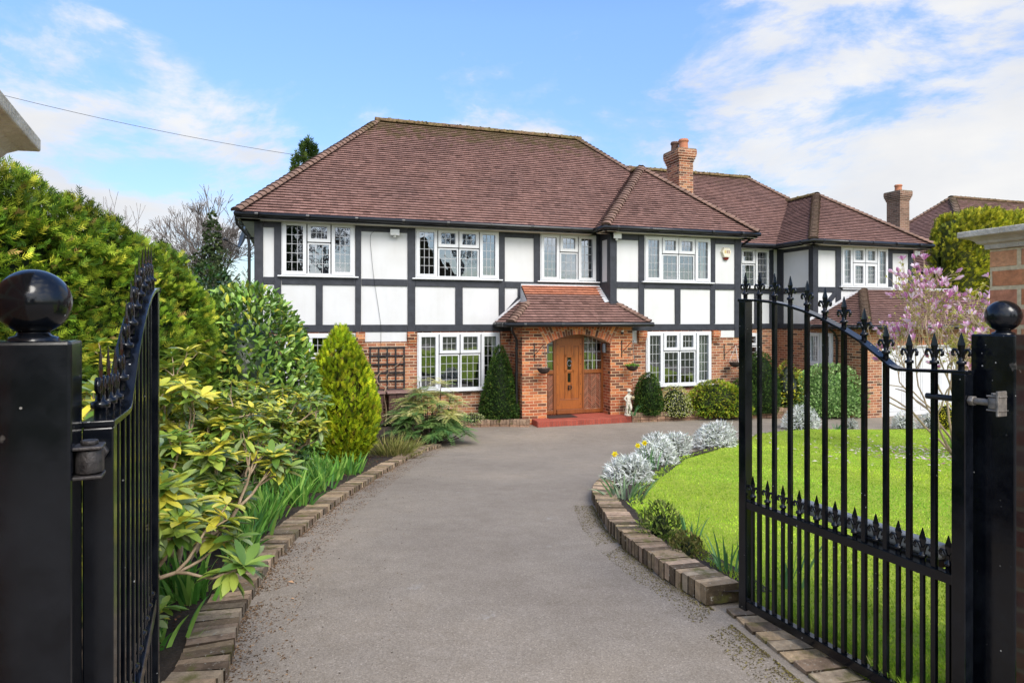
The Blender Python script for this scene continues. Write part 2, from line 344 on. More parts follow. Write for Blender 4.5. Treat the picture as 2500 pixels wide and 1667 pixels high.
sl = bpy.data.lights.new('sun', 'SUN'); so = bpy.data.objects.new('sun', sl); COL.objects.link(so)
sl.energy = 3.2; sl.angle = R(26); sl.color = (1, .95, .87); so.rotation_euler = SUN.to_track_quat('Z', 'Y').to_euler()
scene.view_settings.view_transform = 'Standard'; scene.view_settings.look = 'None'; scene.view_settings.exposure = 0
scene.render.engine = 'CYCLES'; scene.cycles.use_denoising = True; scene.cycles.max_bounces = 6; scene.cycles.transparent_max_bounces = 8
scene.cycles.caustics_reflective = False; scene.cycles.caustics_refractive = False

scene.render.filter_size = 1.15
# ------------------------------------------------------------------ the house (local frame: x along the front, y into the house, z up)
TH = R(18)
HO = (2.3853, 17.3881, 0)
house = thing('detached_house', 'two-storey house with white panels, black timbers and brick ground floor at the drive end', 'house', HO, TH)
def hw(x, y, z=0):
    """house frame -> world"""
    return Vector((HO[0] + x * math.cos(TH) - y * math.sin(TH), HO[1] + x * math.sin(TH) + y * math.cos(TH), z))
def wall_xz(mb, x0, x1, z0, z1, y, holes=(), depth=.12):
    xs = sorted({x0, x1, *[h[0] for h in holes], *[h[1] for h in holes]}); zs = sorted({z0, z1, *[h[2] for h in holes], *[h[3] for h in holes]})
    xs = [x for x in xs if x0 <= x <= x1]; zs = [z for z in zs if z0 <= z <= z1]
    for i in range(len(xs) - 1):
        for j in range(len(zs) - 1):
            cx, cz = (xs[i] + xs[i + 1]) / 2, (zs[j] + zs[j + 1]) / 2
            if any(h[0] < cx < h[1] and h[2] < cz < h[3] for h in holes): continue
            mb.face([(xs[i], y, zs[j]), (xs[i + 1], y, zs[j]), (xs[i + 1], y, zs[j + 1]), (xs[i], y, zs[j + 1])])
    for a, b, c, d in holes:
        c2, d2 = max(c, z0), min(d, z1)
        if d2 <= c2: continue
        for x in (a, b): mb.face([(x, y, c2), (x, y + depth, c2), (x, y + depth, d2), (x, y, d2)])
        for z in ([c] if c >= z0 else []) + ([d] if d <= z1 else []): mb.face([(a, y, z), (b, y, z), (b, y + depth, z), (a, y + depth, z)])
def wall_yz(mb, x, y0, y1, z0, z1, hole=None, sgn=1, depth=.12):
    if not hole: mb.face([(x, y0, z0), (x, y1, z0), (x, y1, z1), (x, y0, z1)]); return
    a, b, c, d = hole
    for p0, p1, q0, q1 in ((y0, a, z0, z1), (b, y1, z0, z1), (a, b, z0, c), (a, b, d, z1)):
        mb.face([(x, p0, q0), (x, p1, q0), (x, p1, q1), (x, p0, q1)])
    for yy in (a, b): mb.face([(x, yy, c), (x + sgn * depth, yy, c), (x + sgn * depth, yy, d), (x, yy, d)])
    for zz in (c, d): mb.face([(x, a, zz), (x, b, zz), (x + sgn * depth, b, zz), (x + sgn * depth, a, zz)])
ZB, ZT = 2.36, 5.0
W1 = (-8.145, -6.496, 3.63, 4.895); W2 = (-5.027, -2.875, 3.63, 4.87); W3 = (-1.736, -.122, 3.62, 4.87)
W4 = (-4.986, -2.842, .83, 2.27); W5 = (-8.11, -6.47, .83, 2.27); W6 = (.981, 3.04, 3.62, 4.83); W7 = (1.03, 3.066, .83, 2.275)
W8 = (5.66, 6.763, 3.63, 4.88); W11 = (4.95, 6.33, 1.0, 2.16); W9 = (8.172, 10.05, 3.63, 4.86); W10 = (-.88, .05, 1.24, 2.2)
mb = MB()
wall_xz(mb, -8.70, 0, -.3, ZB, 0, [W5, W4]); wall_yz(mb, -8.70, 0, 6.2, -.3, ZB)
mb2 = MB(); wall_xz(mb2, -8.70, 0, ZB, ZT, 0, [W1, W2, W3]); wall_yz(mb2, -8.70, 0, 6.2, ZB, ZT)
wall_xz(mb, 0, 4.02, -.3, ZB, -.66, [W7]); wall_yz(mb, 0, -.66, 0, -.3, ZB); wall_yz(mb, 4.02, -.66, 1.45, -.3, ZB)
wall_xz(mb2, 0, 4.02, ZB, ZT, -.66, [W6]); wall_yz(mb2, 0, -.66, 0, ZB, ZT); wall_yz(mb2, 4.02, -.66, 1.45, ZB, ZT)
wall_xz(mb, 4.02, 7.12, -.4, ZB, 1.45, [W11]); 
wall_xz(mb2, 4.02, 7.12, ZB, ZT, 1.45, [W8]); wall_yz(mb2, 7.12, -.1, 1.45, ZB, ZT)
wall_xz(mb2, 7.12, 11.1, ZB, ZT, -.1, [W9]); wall_yz(mb2, 11.1, -.1, 7.2, ZB, ZT); wall_yz(mb, 11.1, -.1, 7.2, -.4, ZB)
mb2.face([(-8.7, 6.2, -.3), (4.2, 6.2, -.3), (4.2, 6.2, ZT), (-8.7, 6.2, ZT)]); mb2.face([(4.2, 7.2, -.3), (11.1, 7.2, -.3), (11.1, 7.2, ZT), (4.2, 7.2, ZT)])
# garage walls: the window W10 runs over the garage side wall and the wing's return, which are one plane
XG, YG = 7.12, -2.0
# (replace the plain wing return below the band by one long wall with the window opening)
wall_yz(mb, XG - .004, YG, 1.44, -.4, 2.355, (W10[0], W10[1], W10[2], W10[3]))
wall_xz(mb, XG, 7.72, -.4, 2.42, YG); wall_yz(mb, 7.72, YG, YG + .12, -.4, 1.87)
wall_xz(mb, 10.62, 12.8, -.4, 2.42, YG); wall_yz(mb, 10.62, YG, YG + .12, -.4, 1.87)
wall_yz(mb, 12.8, YG, 3, -.4, 2.42)
wall_xz(mb, 7.72, 10.62, 2.09, 2.42, YG)
brickw = mb.build('brick_wall', M['brick_wall'], house); renderw = mb2.build('rendered_wall', M['render'], house)
brickw['label'] = 'orange and brown brick ground floor walls'; renderw['label'] = 'white painted upper floor walls'
mb = MB(); mb.face([(7.72, YG - .003, 1.87), (10.62, YG - .003, 1.87), (10.62, YG - .003, 2.09), (7.72, YG - .003, 2.09)]); mb.face([(7.72, YG, 1.87), (10.62, YG, 1.87), (10.62, YG + .12, 1.87), (7.72, YG + .12, 1.87)])
mb.build('lintel', M['soldier'], house)
# dim rooms behind the glass
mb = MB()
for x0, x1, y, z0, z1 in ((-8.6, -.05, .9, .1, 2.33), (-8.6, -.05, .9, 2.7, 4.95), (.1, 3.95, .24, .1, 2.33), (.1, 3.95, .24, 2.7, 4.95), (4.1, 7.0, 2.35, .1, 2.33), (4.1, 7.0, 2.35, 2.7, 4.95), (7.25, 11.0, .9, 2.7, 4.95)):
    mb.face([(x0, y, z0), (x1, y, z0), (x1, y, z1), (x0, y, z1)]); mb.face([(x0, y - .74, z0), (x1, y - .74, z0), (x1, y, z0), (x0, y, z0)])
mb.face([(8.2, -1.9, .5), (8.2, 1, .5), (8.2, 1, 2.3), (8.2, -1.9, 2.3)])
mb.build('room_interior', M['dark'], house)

# timbers
def timber(x0, x1, z0, z1, y, proud=.03, d=.03):
    j = lambda: random.uniform(-.005, .005)
    m_ = MB(); a = [(x0 + j(), z0 + j() * .5), (x1 + j(), z0 + j() * .5), (x1 + j(), z1), (x0 + j(), z1)]
    F = [(p[0], y - proud, p[1]) for p in a]; B = [(p[0], y + d, p[1]) for p in a]
    m_.face(F); m_.face(B[::-1])
    for i in range(4): k = (i + 1) % 4; m_.face([F[i], B[i], B[k], F[k]])
    return m_.build('timber', M['timber'], house, .004)
def timber_side(x, y0, y1, z0, z1, sgn=-1, proud=.03):
    m_ = MB(); m_.box(min(x, x + sgn * proud), max(x, x + sgn * proud), y0, y1, z0, z1); return m_.build('timber', M['timber'], house, .004)
PR = .03
def posts(lst, y):
    for x0, x1, z0, z1 in lst: timber(x0, x1, z0, z1, y, .034)
posts([(-8.735, -8.545, 2.28, 4.98), (-8.305, -8.15, 2.28, 4.98), (-6.48, -6.34, 2.28, 4.98), (-5.222, -5.037, 2.28, 4.98), (-2.868, -2.709, 2.28, 4.98), (-1.908, -1.742, 3.4, 4.98), (-.12, .0, 3.4, 4.98)], 0)
posts([(-7.39, -7.227, 2.47, 3.42), (-4.021, -3.83, 2.47, 3.42)], 0)
for a, b in ((-8.54, -8.31), (-8.145, -6.485), (-6.335, -5.227), (-5.03, -2.873), (-2.704, -.005)): timber(a, b, 3.42, 3.585, 0)
for a, b in ((-8.54, -8.31), (-8.145, -6.485), (-6.335, -5.227), (-5.03, -2.873), (-2.704, -2.2)): timber(a, b, 2.30, 2.475, 0)
for a, b in ((-8.54, -8.31), (-6.335, -5.227), (-2.704, -1.913)): timber(a, b, 4.73, 4.98, 0)
for a, b in ((-8.145, -6.485), (-5.03, -2.873), (-1.737, -.125)): timber(a, b, 4.885, 4.98, 0)
# bay
posts([(-.03, .165, 2.48, 4.98), (.81, .975, 2.48, 4.98), (3.046, 3.199, 2.48, 4.98), (3.84, 4.05, 2.10, 4.98), (1.921, 2.09, 2.48, 3.43)], -.66)
for a, b in ((.17, .805), (.98, 3.04), (3.204, 3.835)): timber(a, b, 3.43, 3.595, -.66)
timber(-.03, 3.835, 2.305, 2.475, -.66)
for a, b in ((.17, .805), (3.204, 3.835)): timber(a, b, 4.70, 4.98, -.66)
timber(.98, 3.04, 4.85, 4.98, -.66)
timber_side(0, -.655, -.5, 2.3, 4.98); timber_side(0, -.16, -.035, 3.4, 4.98); timber_side(0, -.5, -.16, 4.72, 4.98); timber_side(0, -.5, -.16, 3.43, 3.6); timber_side(0, -.5, -.035, 2.3, 3.43)
# recess and wing
posts([(6.788, 6.95, 2.3, 4.98), (7.0, 7.118, 2.3, 4.98) if False else (5.45, 5.62, 2.3, 4.98)], 1.45)
timber(4.03, 6.783, 3.44, 3.61, 1.45); timber(6.955, 7.09, 3.44, 3.61, 1.45); timber(4.03, 7.09, 2.30, 2.47, 1.45, .037); timber(4.03, 7.09, 4.89, 4.98, 1.45, .037); timber(6.2, 6.33, 2.47, 3.44, 1.45)
timber_side(7.12, 1.16, 1.44, 2.3, 4.98); timber_side(7.12, -.1, .06, 2.3, 4.98); timber_side(7.12, .06, 1.16, 4.75, 4.98); timber_side(7.12, .06, 1.16, 3.43, 3.6); timber_side(7.12, .06, 1.16, 2.3, 2.47)
posts([(7.09, 7.287, 2.3, 4.98), (7.97, 8.165, 2.9, 4.98), (10.06, 10.25, 3.4, 4.98), (10.93, 11.12, 3.4, 4.98)], -.1)
timber(7.292, 7.965, 3.44, 3.6, -.1); timber(8.17, 10.055, 3.5, 3.585, -.1); timber(10.255, 10.925, 3.44, 3.6, -.1)
for a, b in ((7.292, 7.965), (10.255, 10.925)): timber(a, b, 4.72, 4.98, -.1)
timber(8.17, 10.055, 4.88, 4.98, -.1)
def brace(p, q, wd, y):
    a, b = Vector((p[0], 0, p[1])), Vector((q[0], 0, q[1])); d = (b - a).normalized(); n = Vector((-d.z, 0, d.x)) * wd / 2
    m_ = MB(); F = [a - n, b - n, b + n, a + n]; F = [Vector((v.x, y - .026, v.z)) for v in F]; B = [Vector((v.x, y + .03, v.z)) for v in F]
    m_.face(F)
    for i in range(4): k = (i + 1) % 4; m_.face([F[i], B[i], B[k], F[k]])
    o = m_.build('timber', M['timber'], house); return o
brace((-2.72, 2.66), (-2.12, 3.32), .17, 0); timber(-2.36, -2.2, 3.2, 3.42, 0, .031)
brace((.12, 3.02), (.86, 2.42), .17, -.66)
brace((7.5, 2.95), (8.1, 3.55), .16, -.1)

# infill panels and corbels under the jetty band
for x0, x1, z0, y in ((-6.248, -5.24, 2.06, 0), (3.32, 3.835, 2.10, -.66), (.56, .76, 1.98, -.66)):
    MB().box(x0, x1, y - .012, y + .02, z0, 2.298).build('infill_panel', M['render'], house, .004)
for x0, x1, y in ((-6.47, -6.25, 0), (-5.234, -5.0, 0), (-2.83, -2.6, 0), (.775, 1.025, -.66), (3.075, 3.315, -.66)):
    m_ = MB(); z = 2.295
    for k, pr in enumerate((.12, .12, .12, .09, .06, .03)):
        h = .068; m_.box(x0 + k * .004, x1 - k * .004, y - pr, y + .02, z - h + .006, z); z -= h * .82
    m_.build('corbel', M['brick'], house, .004)

# windows
def window(x0, x1, z0, z1, y, cells, parent=house, loc=None, rot=None, curtain=None, sill=True):
    W, H = x1 - x0, z1 - z0; ft = .05
    fr = MB(); yf, yb = y - .035, y + .07
    fr.box(x0, x1, yf, yb, z0, z0 + ft); fr.box(x0, x1, yf, yb, z1 - ft, z1); fr.box(x0, x0 + ft, yf, yb, z0 + ft, z1 - ft); fr.box(x1 - ft, x1, yf, yb, z0 + ft, z1 - ft)
    pn = MB(); ld = MB()
    for fx0, fx1, fz0, fz1, sash, nx, nz in cells:
        a, b, c, d = x0 + fx0 * W, x0 + fx1 * W, z0 + fz0 * H, z0 + fz1 * H
        s = .078 if sash else .034; ex = lambda f, lo: (.045 if f in (0, 1) else .022)
        a2, b2, c2, d2 = a + ex(fx0, 1) * .55, b - ex(fx1, 0) * .55, c + ex(fz0, 1) * .55, d - ex(fz1, 0) * .55
        yo = y - (.058 if sash else .03)
        # sash or mullion ring
        fr.box(a2, b2, yo, yb - .004, c2, c2 + s); fr.box(a2, b2, yo, yb - .004, d2 - s, d2); fr.box(a2, a2 + s, yo, yb - .004, c2 + s, d2 - s); fr.box(b2 - s, b2, yo, yb - .004, c2 + s, d2 - s)
        ga, gb, gc, gd = a2 + s, b2 - s, c2 + s, d2 - s; yg = y - .005
        pn.face([(ga, yg, gc), (gb, yg, gc), (gb, yg, gd), (ga, yg, gd)])
        lw = .0065
        for i in range(1, nx):
            x = ga + (gb - ga) * i / nx; ld.box(x - lw, x + lw, yg - .006, yg - .001, gc, gd)
        for i in range(1, nz):
            z = gc + (gd - gc) * i / nz; ld.box(ga, gb, yg - .0055, yg - .0012, z - lw, z + lw)
    o = fr.build('window', M['upvc'], parent, .004, loc, rot)
    pn.build('pane', M['glass'], o); ld.build('leading', M['leading'], o)
    if sill: MB().box(x0 - .09, x1 + .09, y - .11, y + .05, z0 - .035, z0 - .001).build('sill', M['upvc'], o, .006)
    if curtain:
        for fx0, fx1, tie in curtain:
            cu = MB(); rows = []
            for k in range(13):
                t = k / 12; zz = z1 - .05 - t * (H - .1); nar = 1 - tie * math.sin(min(1, t * 1.25) * math.pi / 2)
                rows.append([(x0 + W * (fx0 + (fx1 - fx0) * (1 - nar + nar * i / 16)), y + .16 + .022 * math.sin(i * 2.3 + k * .1), zz) for i in range(17)])
            cu.grid(rows); cu.build('curtain', M['curtain'], o)
    return o
def four(m1, m2, m3, tz, nt=2, nb=3): return [(0, m1, 0, 1, 1, 3, 5), (m1, m2, tz, 1, 1, 3, nt), (m2, m3, tz, 1, 1, 3, nt), (m1, m2, 0, tz, 0, 3, nb), (m2, m3, 0, tz, 0, 3, nb), (m3, 1, 0, 1, 1, 3, 5)]
three = [(0, .34, 0, 1, 1, 3, 5), (.34, .67, .62, 1, 1, 3, 2), (.34, .67, 0, .62, 0, 3, 3), (.67, 1, 0, 1, 1, 3, 5)]
window(*W1, 0, three)
window(*W2, 0, four(.257, .508, .757, .62), curtain=[(.0, .07, 0)])
window(*W3, 0, three, curtain=[(.0, .1, 0)])
window(*W4, 0, four(.255, .505, .76, .63, 2, 4), curtain=[(.93, 1, .0)])
window(*W5, 0, three)
window(*W6, -.66, four(.255, .503, .755, .62), curtain=[(.9, 1, 0)])
window(*W7, -.66, four(.255, .503, .755, .64, 2, 4), curtain=[(.78, 1, .45)])
window(*W8, 1.45, [(0, .5, .61, 1, 1, 3, 2), (0, .5, 0, .61, 0, 3, 3), (.5, 1, 0, 1, 1, 3, 5)], curtain=[(.3, .55, 0)])
window(*W9, -.1, [(0, .235, 0, 1, 1, 3, 5), (.235, .5, .6, 1, 1, 4, 3), (.5, .755, .6, 1, 1, 4, 3), (.235, .5, 0, .6, 1, 4, 4), (.5, .755, 0, .6, 1, 4, 4), (.755, 1, 0, 1, 1, 3, 5)])
window(*W11, 1.45, [(0, .5, 0, 1, 1, 3, 5), (.5, 1, .65, 1, 1, 3, 2), (.5, 1, 0, .65, 0, 3, 4)])
window(0, W10[1] - W10[0], W10[2], W10[3], 0, [(0, .5, 0, 1, 1, 3, 5), (.5, 1, 0, 1, 1, 3, 5)], loc=(XG, W10[1], 0), rot=(0, 0, R(-90)))

# ------------------------------------------------------------------ roofs
def tcol():
    k = random.random(); a = Vector((.205, .113, .092)); b = Vector((.268, .153, .127)); c = a.lerp(b, k)
    if random.random() < .04: c *= .75
    return tuple(c)
def slope(mb, o, e, h, ze, k, poly, gauge=.104, wid=.168, lift=.036, fresh=0):
    """tiled slope: o eave origin, e unit eave direction, h unit up-slope direction (both horizontal); poly [(t, s0, s1)...] run -> extent"""
    o, e, h = Vector((o[0], o[1], 0)), Vector((e[0], e[1], 0)), Vector((h[0], h[1], 0))
    L = math.sqrt(1 + k * k); nrm = (Vector((0, 0, 1)) - h * k).normalized(); T = poly[-1][0]
    ts = [p[0] for p in poly]; s0 = [p[1] for p in poly]; s1 = [p[2] for p in poly]
    n = max(1, int(T * L / gauge)); dt = T / n
    P = lambda s, t, u=0: o + e * s + h * t + Vector((0, 0, ze + k * t)) + nrm * u
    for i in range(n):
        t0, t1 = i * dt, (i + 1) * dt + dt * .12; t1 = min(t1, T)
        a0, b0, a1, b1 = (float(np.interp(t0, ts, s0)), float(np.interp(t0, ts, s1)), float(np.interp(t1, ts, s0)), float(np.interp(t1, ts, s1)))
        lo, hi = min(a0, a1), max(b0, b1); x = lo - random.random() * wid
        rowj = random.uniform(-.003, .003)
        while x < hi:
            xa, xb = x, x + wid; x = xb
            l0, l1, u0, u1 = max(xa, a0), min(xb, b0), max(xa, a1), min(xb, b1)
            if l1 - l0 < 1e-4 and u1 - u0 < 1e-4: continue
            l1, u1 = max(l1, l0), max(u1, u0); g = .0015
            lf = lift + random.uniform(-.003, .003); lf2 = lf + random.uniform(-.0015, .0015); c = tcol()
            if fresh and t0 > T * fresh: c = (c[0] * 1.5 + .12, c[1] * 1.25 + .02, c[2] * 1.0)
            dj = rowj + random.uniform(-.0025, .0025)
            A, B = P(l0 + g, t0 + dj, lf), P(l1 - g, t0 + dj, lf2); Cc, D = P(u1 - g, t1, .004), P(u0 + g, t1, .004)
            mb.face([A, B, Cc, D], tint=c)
            row_shade = (c[0] * .16, c[1] * .15, c[2] * .15)  # riser tinted dark to paint the shadow line below each tile row
            mb.face([P(l0 + g, t0 + dj, lf - .034), P(l1 - g, t0 + dj, lf2 - .034), B, A], tint=row_shade)
    # underlay
    for i in range(len(poly) - 1):
        t0, a0, b0 = poly[i]; t1, a1, b1 = poly[i + 1]
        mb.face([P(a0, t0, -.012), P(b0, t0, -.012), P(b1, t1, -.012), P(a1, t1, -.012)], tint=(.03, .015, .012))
def hip_tiles(parent, p0, p1, step=.15, r=.125, moss=.25):
    p0, p1 = Vector(p0), Vector(p1); d = (p1 - p0); n = int(d.length / step); d.normalize()
    side = d.cross(Vector((0, 0, 1))).normalized(); up = side.cross(d).normalized(); m_ = MB()
    for i in range(n):
        a = p0 + d * (i * step); b = a + d * (step * 1.7); c = Vector(tcol()); g = random.random()
        c = c.lerp(Vector((.2, .16, .1)), moss + .35 * g * moss); ra = r * random.uniform(.95, 1.08); rows = []
        for q, rr, li in ((a, ra, .012), (b, ra * .72, -.018)):
            rows.append([q + side * rr * 1.2 * math.cos(x) + up * (rr * .62 * math.sin(x) + li) for x in np.linspace(-.15, math.pi + .15, 8)])
        m_.grid(rows, False, True, tuple(c))
        m_.face([p for p in rows[0]], tint=tuple(c * .45))
    return m_.build('hip_tiles', M['tile'], parent)
def ridge_tiles(parent, p0, p1, moss=.7):
    p0, p1 = Vector(p0), Vector(p1); d = p1 - p0; n = max(1, round(d.length / .33)); step = d.length / n; d.normalize(); side = d.cross(Vector((0, 0, 1))).normalized(); m_ = MB()
    for i in range(n):
        a = p0 + d * i * step; rows = []; c = Vector((.15, .085, .06)).lerp(Vector((.16, .125, .05)), random.random() * moss + .2)
        for q, f in ((a, 1), (a + d * step * .35, 1.02), (a + d * step * .7, .98), (a + d * step * 1.02, 1.05)):
            rows.append([q + side * .14 * f * math.cos(x) + Vector((0, 0, .10 * f * math.sin(x) - .035 + random.uniform(-.006, .006))) for x in np.linspace(-.2, math.pi + .2, 9)])
        m_.grid(rows, False, False, tuple(c))
        for _ in range(5):
            x = random.uniform(.1, math.pi - .1); q = a + d * random.random() * step + side * .14 * math.cos(x) + Vector((0, 0, .1 * math.sin(x) - .035)); rr = random.uniform(.015, .045)
            m_.lathe([(rr, -.01), (rr * .8, .012), (rr * .3, .02)], 6, q, tuple(Vector((.11, .085, .03)) * random.uniform(.7, 1.6)))
    return m_.build('ridge_tiles', M['mosstile'], parent)
ZE = 5.0
# main block
x0, x1, y0, d, k = -9.07, 4.18, -.38, 3.48, .975; zr = ZE + k * d
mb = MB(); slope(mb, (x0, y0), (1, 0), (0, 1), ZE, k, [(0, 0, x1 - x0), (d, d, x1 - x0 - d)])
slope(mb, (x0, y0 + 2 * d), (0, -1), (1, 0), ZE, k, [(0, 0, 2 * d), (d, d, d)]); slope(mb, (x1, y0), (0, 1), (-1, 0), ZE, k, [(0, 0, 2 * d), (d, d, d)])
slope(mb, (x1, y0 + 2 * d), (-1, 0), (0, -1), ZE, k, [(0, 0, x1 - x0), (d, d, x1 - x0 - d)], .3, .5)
roof = mb.build('roof', M['tile'], house); roof['label'] = 'large brown tiled hipped roof of the main block'
hip_tiles(roof, (x0 - .02, y0 - .02, ZE + .02), (x0 + d, y0 + d, zr)); hip_tiles(roof, (x1 - .3, y0 + .3, ZE + .3 * k), (x1 - d, y0 + d, zr)); hip_tiles(roof, (x0, y0 + 2 * d, ZE), (x0 + d, y0 + d, zr))
ridge_tiles(roof, (x0 + d - .1, y0 + d, zr + .02), (x1 - d + .1, y0 + d, zr + .02))
# bay block
x0, x1, y0, k = -.33, 4.33, -1.02, .925; d = (x1 - x0) / 2; yb = 1.9; zr = ZE + k * d
mb = MB(); slope(mb, (x0, y0), (1, 0), (0, 1), ZE, k, [(0, 0, x1 - x0), (d, d, d)])
slope(mb, (x0, yb), (0, -1), (1, 0), ZE, k, [(0, 0, yb - y0), (d, 0, yb - y0 - d)]); slope(mb, (x1, y0), (0, 1), (-1, 0), ZE, k, [(0, 0, yb + 2 - y0), (d, d, yb + 2 - y0)])
broof = mb.build('roof', M['tile'], house); broof['label'] = 'pyramid shaped tiled roof over the projecting bay'
hip_tiles(broof, (x0, y0, ZE + .015), (x0 + d, y0 + d, zr)); hip_tiles(broof, (x1 + .02, y0 - .02, ZE + .02), (x0 + d, y0 + d, zr)); ridge_tiles(broof, (x0 + d, y0 + d - .05, zr + .02), (x0 + d, y0 + d + .6, zr + .02))
# recessed block
x0, x1, y0, d, k = 1.0, 11.42, 1.1, 3.25, .9; zr = ZE + k * d
mb = MB(); slope(mb, (x0, y0), (1, 0), (0, 1), ZE, k, [(0, 0, x1 - x0), (d, 0, x1 - x0 - d)])
slope(mb, (x1, y0), (0, 1), (-1, 0), ZE, k, [(0, 0, 2 * d), (d, d, d)]); slope(mb, (x1, y0 + 2 * d), (-1, 0), (0, -1), ZE, k, [(0, 0, x1 - x0), (d, d, x1 - x0)], .3, .5)
rroof = mb.build('roof', M['tile'], house); rroof['label'] = 'lower tiled roof behind the brick chimney'
hip_tiles(rroof, (x1 - 1.5, y0 + 1.5, ZE + 1.5 * k), (x1 - d, y0 + d, zr)); ridge_tiles(rroof, (2.2, y0 + d, zr + .02), (x1 - d + .1, y0 + d, zr + .02))
# wing
x0, x1, y0, k = 6.76, 11.46, -.48, .805; d = (x1 - x0) / 2; zr = ZE + k * d; yb = 3.6
mb = MB(); slope(mb, (x0, y0), (1, 0), (0, 1), ZE, k, [(0, 0, x1 - x0), (d, d, d)])
slope(mb, (x0, yb), (0, -1), (1, 0), ZE, k, [(0, 0, yb - y0), (d, 0, yb - y0 - d)]); slope(mb, (x1, y0), (0, 1), (-1, 0), ZE, k, [(0, 0, yb - y0), (d, d, yb - y0)])
wroof = mb.build('roof', M['tile'], house); wroof['label'] = 'tiled hipped roof of the right-hand wing'
hip_tiles(wroof, (x0, y0, ZE + .015), (x0 + d, y0 + d, zr), .11, .12, .5); hip_tiles(wroof, (x1 + .02, y0 - .02, ZE + .02), (x0 + d, y0 + d, zr)); ridge_tiles(wroof, (x0 + d, y0 + d - .05, zr + .02), (x0 + d, 3.3, zr + .02))
# porch roof
x0, x1, y0, k, ze = -2.95, .83, -1.25, .8, 2.52; t1 = .66
mb = MB(); slope(mb, (x0, y0), (1, 0), (0, 1), ze, k, [(0, 0, x1 - x0), (t1, t1, x1 - x0 - t1), (1.22, t1 + .02, x1 - x0 - t1)], fresh=.72)
slope(mb, (x0, 0), (0, -1), (1, 0), ze, k, [(0, 0, 1.25), (t1, 0, 1.25 - t1)]); slope(mb, (x1, y0), (0, 1), (-1, 0), ze, k, [(0, 0, .6), (.6, .6, .6)])
proof = mb.build('porch_roof', M['tile'], house)
hip_tiles(proof, (x0, y0, ze + .02), (x0 + t1, y0 + t1, ze + k * t1), .12, .1); hip_tiles(proof, (x1, y0, ze + .02), (x1 - .6, y0 + .6, ze + k * .6), .12, .1)
mb = MB(); mb.face([(x0 + t1, y0 + t1 - .04, ze + k * t1 - .04), (x0 + t1, 0, ze + k * t1 - .06), (x0 + t1, 0, ze + k * 1.25)])
mb.box(-2.28, 0, -.06, .0, 3.46, 3.53); 
mb.face([(-.03, -.04, 3.52), (-.16, -.04, 3.5), (-.16, -.64, 3.05), (-.03, -.64, 3.07)])
mb.face([(x0 + .0, -.036, ze + .03), (x0 + t1, -.036, ze + k * t1 + .04), (x0 + t1, -.036, ze + k * t1 + .1), (x0 - .02, -.036, ze + .09)])
mb.build('flashing', M['lead'], proof)
# garage roof
x0, x1, y0, ze = 6.80, 13.1, -2.36, 2.43; d = 2.26; k = (3.55 - ze) / d
mb = MB(); slope(mb, (x0, y0), (1, 0), (0, 1), ze, k, [(0, 0, x1 - x0), (d, d, x1 - x0)], .125, fresh=.0)
slope(mb, (x0, -.1), (0, -1), (1, 0), ze, k, [(0, 0, d), (d, 0, 0)], .125)
groof = mb.build('garage_roof', M['tile'], house); hip_tiles(groof, (x0, y0, ze + .02), (x0 + d, y0 + d, 3.56), .13, .11, .45)
mb = MB(); mb.box(8.2, 12.9, -.17, -.1, 3.53, 3.62); mb.face([(x0 + .1, -.137, ze + .1), (x0 + d, -.137, 3.56), (x0 + d, -.137, 3.64), (x0 + .02, -.137, ze + .16)]); mb.build('flashing', M['lead'], groof)
mb = MB(); mb.face([(11.1, -.08, 2.4), (12.8, -.08, 2.4), (12.8, -.08, 3.6), (11.1, -.08, 3.6)]); mb.build('parapet', M['brick'], house)

# gutters, fascias, soffits
def eave(pts, z, ins, fas=.14):
    """pts along the eave in the house frame; ins = horizontal inset (vector) towards the wall per segment"""
    P = [Vector((p[0], p[1], z)) for p in pts]
    g = MB(); g.tube([p + Vector((0, 0, -.045)) for p in P], .058, 8)
    for a, b in zip(P[:-1], P[1:]):
        n = int((b - a).length / 1.1)
        for i in range(n + 1): q = a.lerp(b, (i + .4) / (n + 1)); dd = (b - a).normalized() * .035; g.tube([q - dd + Vector((0, 0, -.045)), q + dd + Vector((0, 0, -.045))], .066, 8)
    g.build('gutter', M['gutter'], house)
    f = MB(); s = MB()
    for (a, b), (ix, iy) in zip(zip(P[:-1], P[1:]), ins):
        i1 = Vector((ix, iy, 0)); u = i1.normalized() * .085
        f.face([a + u + Vector((0, 0, -fas)), b + u + Vector((0, 0, -fas)), b + u, a + u]); s.face([a + u + Vector((0, 0, -fas)), b + u + Vector((0, 0, -fas)), b + i1 + Vector((0, 0, -fas)), a + i1 + Vector((0, 0, -fas))])
    f.build('fascia', M['gutter'], house); s.build('soffit', M['soffit'], house)
eave([(-9.1, 6.2), (-9.1, -.43), (-.36, -.43)], ZE, [(.5, 0), (0, .48)])
eave([(-.38, -.43), (-.38, -1.06), (4.37, -1.06), (4.37, 1.1)], ZE, [(.42, 0), (0, .48), (-.4, 0)])
eave([(4.37, 1.06), (6.73, 1.06)], ZE, [(0, .44)]); eave([(6.73, 1.08), (6.73, -.52), (11.5, -.52), (11.5, 3)], ZE, [(.42, 0), (0, .46), (-.42, 0)])
eave([(-2.99, -.04), (-2.99, -1.29), (.9, -1.29)], 2.52, [(.45, 0), (0, .4)], .09)
eave([(6.77, -.14), (6.77, -2.4), (13.1, -2.4)], 2.43, [(.38, 0), (0, .42)], .09)
def pipe(pts, r=.034):
    m_ = MB(); m_.tube(pts, r, 8)
    a, b = Vector(pts[-2]), Vector(pts[-1])
    for t in (.05, .4, .75): q = a.lerp(b, t); m_.tube([q, q + Vector((0, 0, -.06))], r * 1.35, 8)
    return m_.build('downpipe', M['gutter'], house)
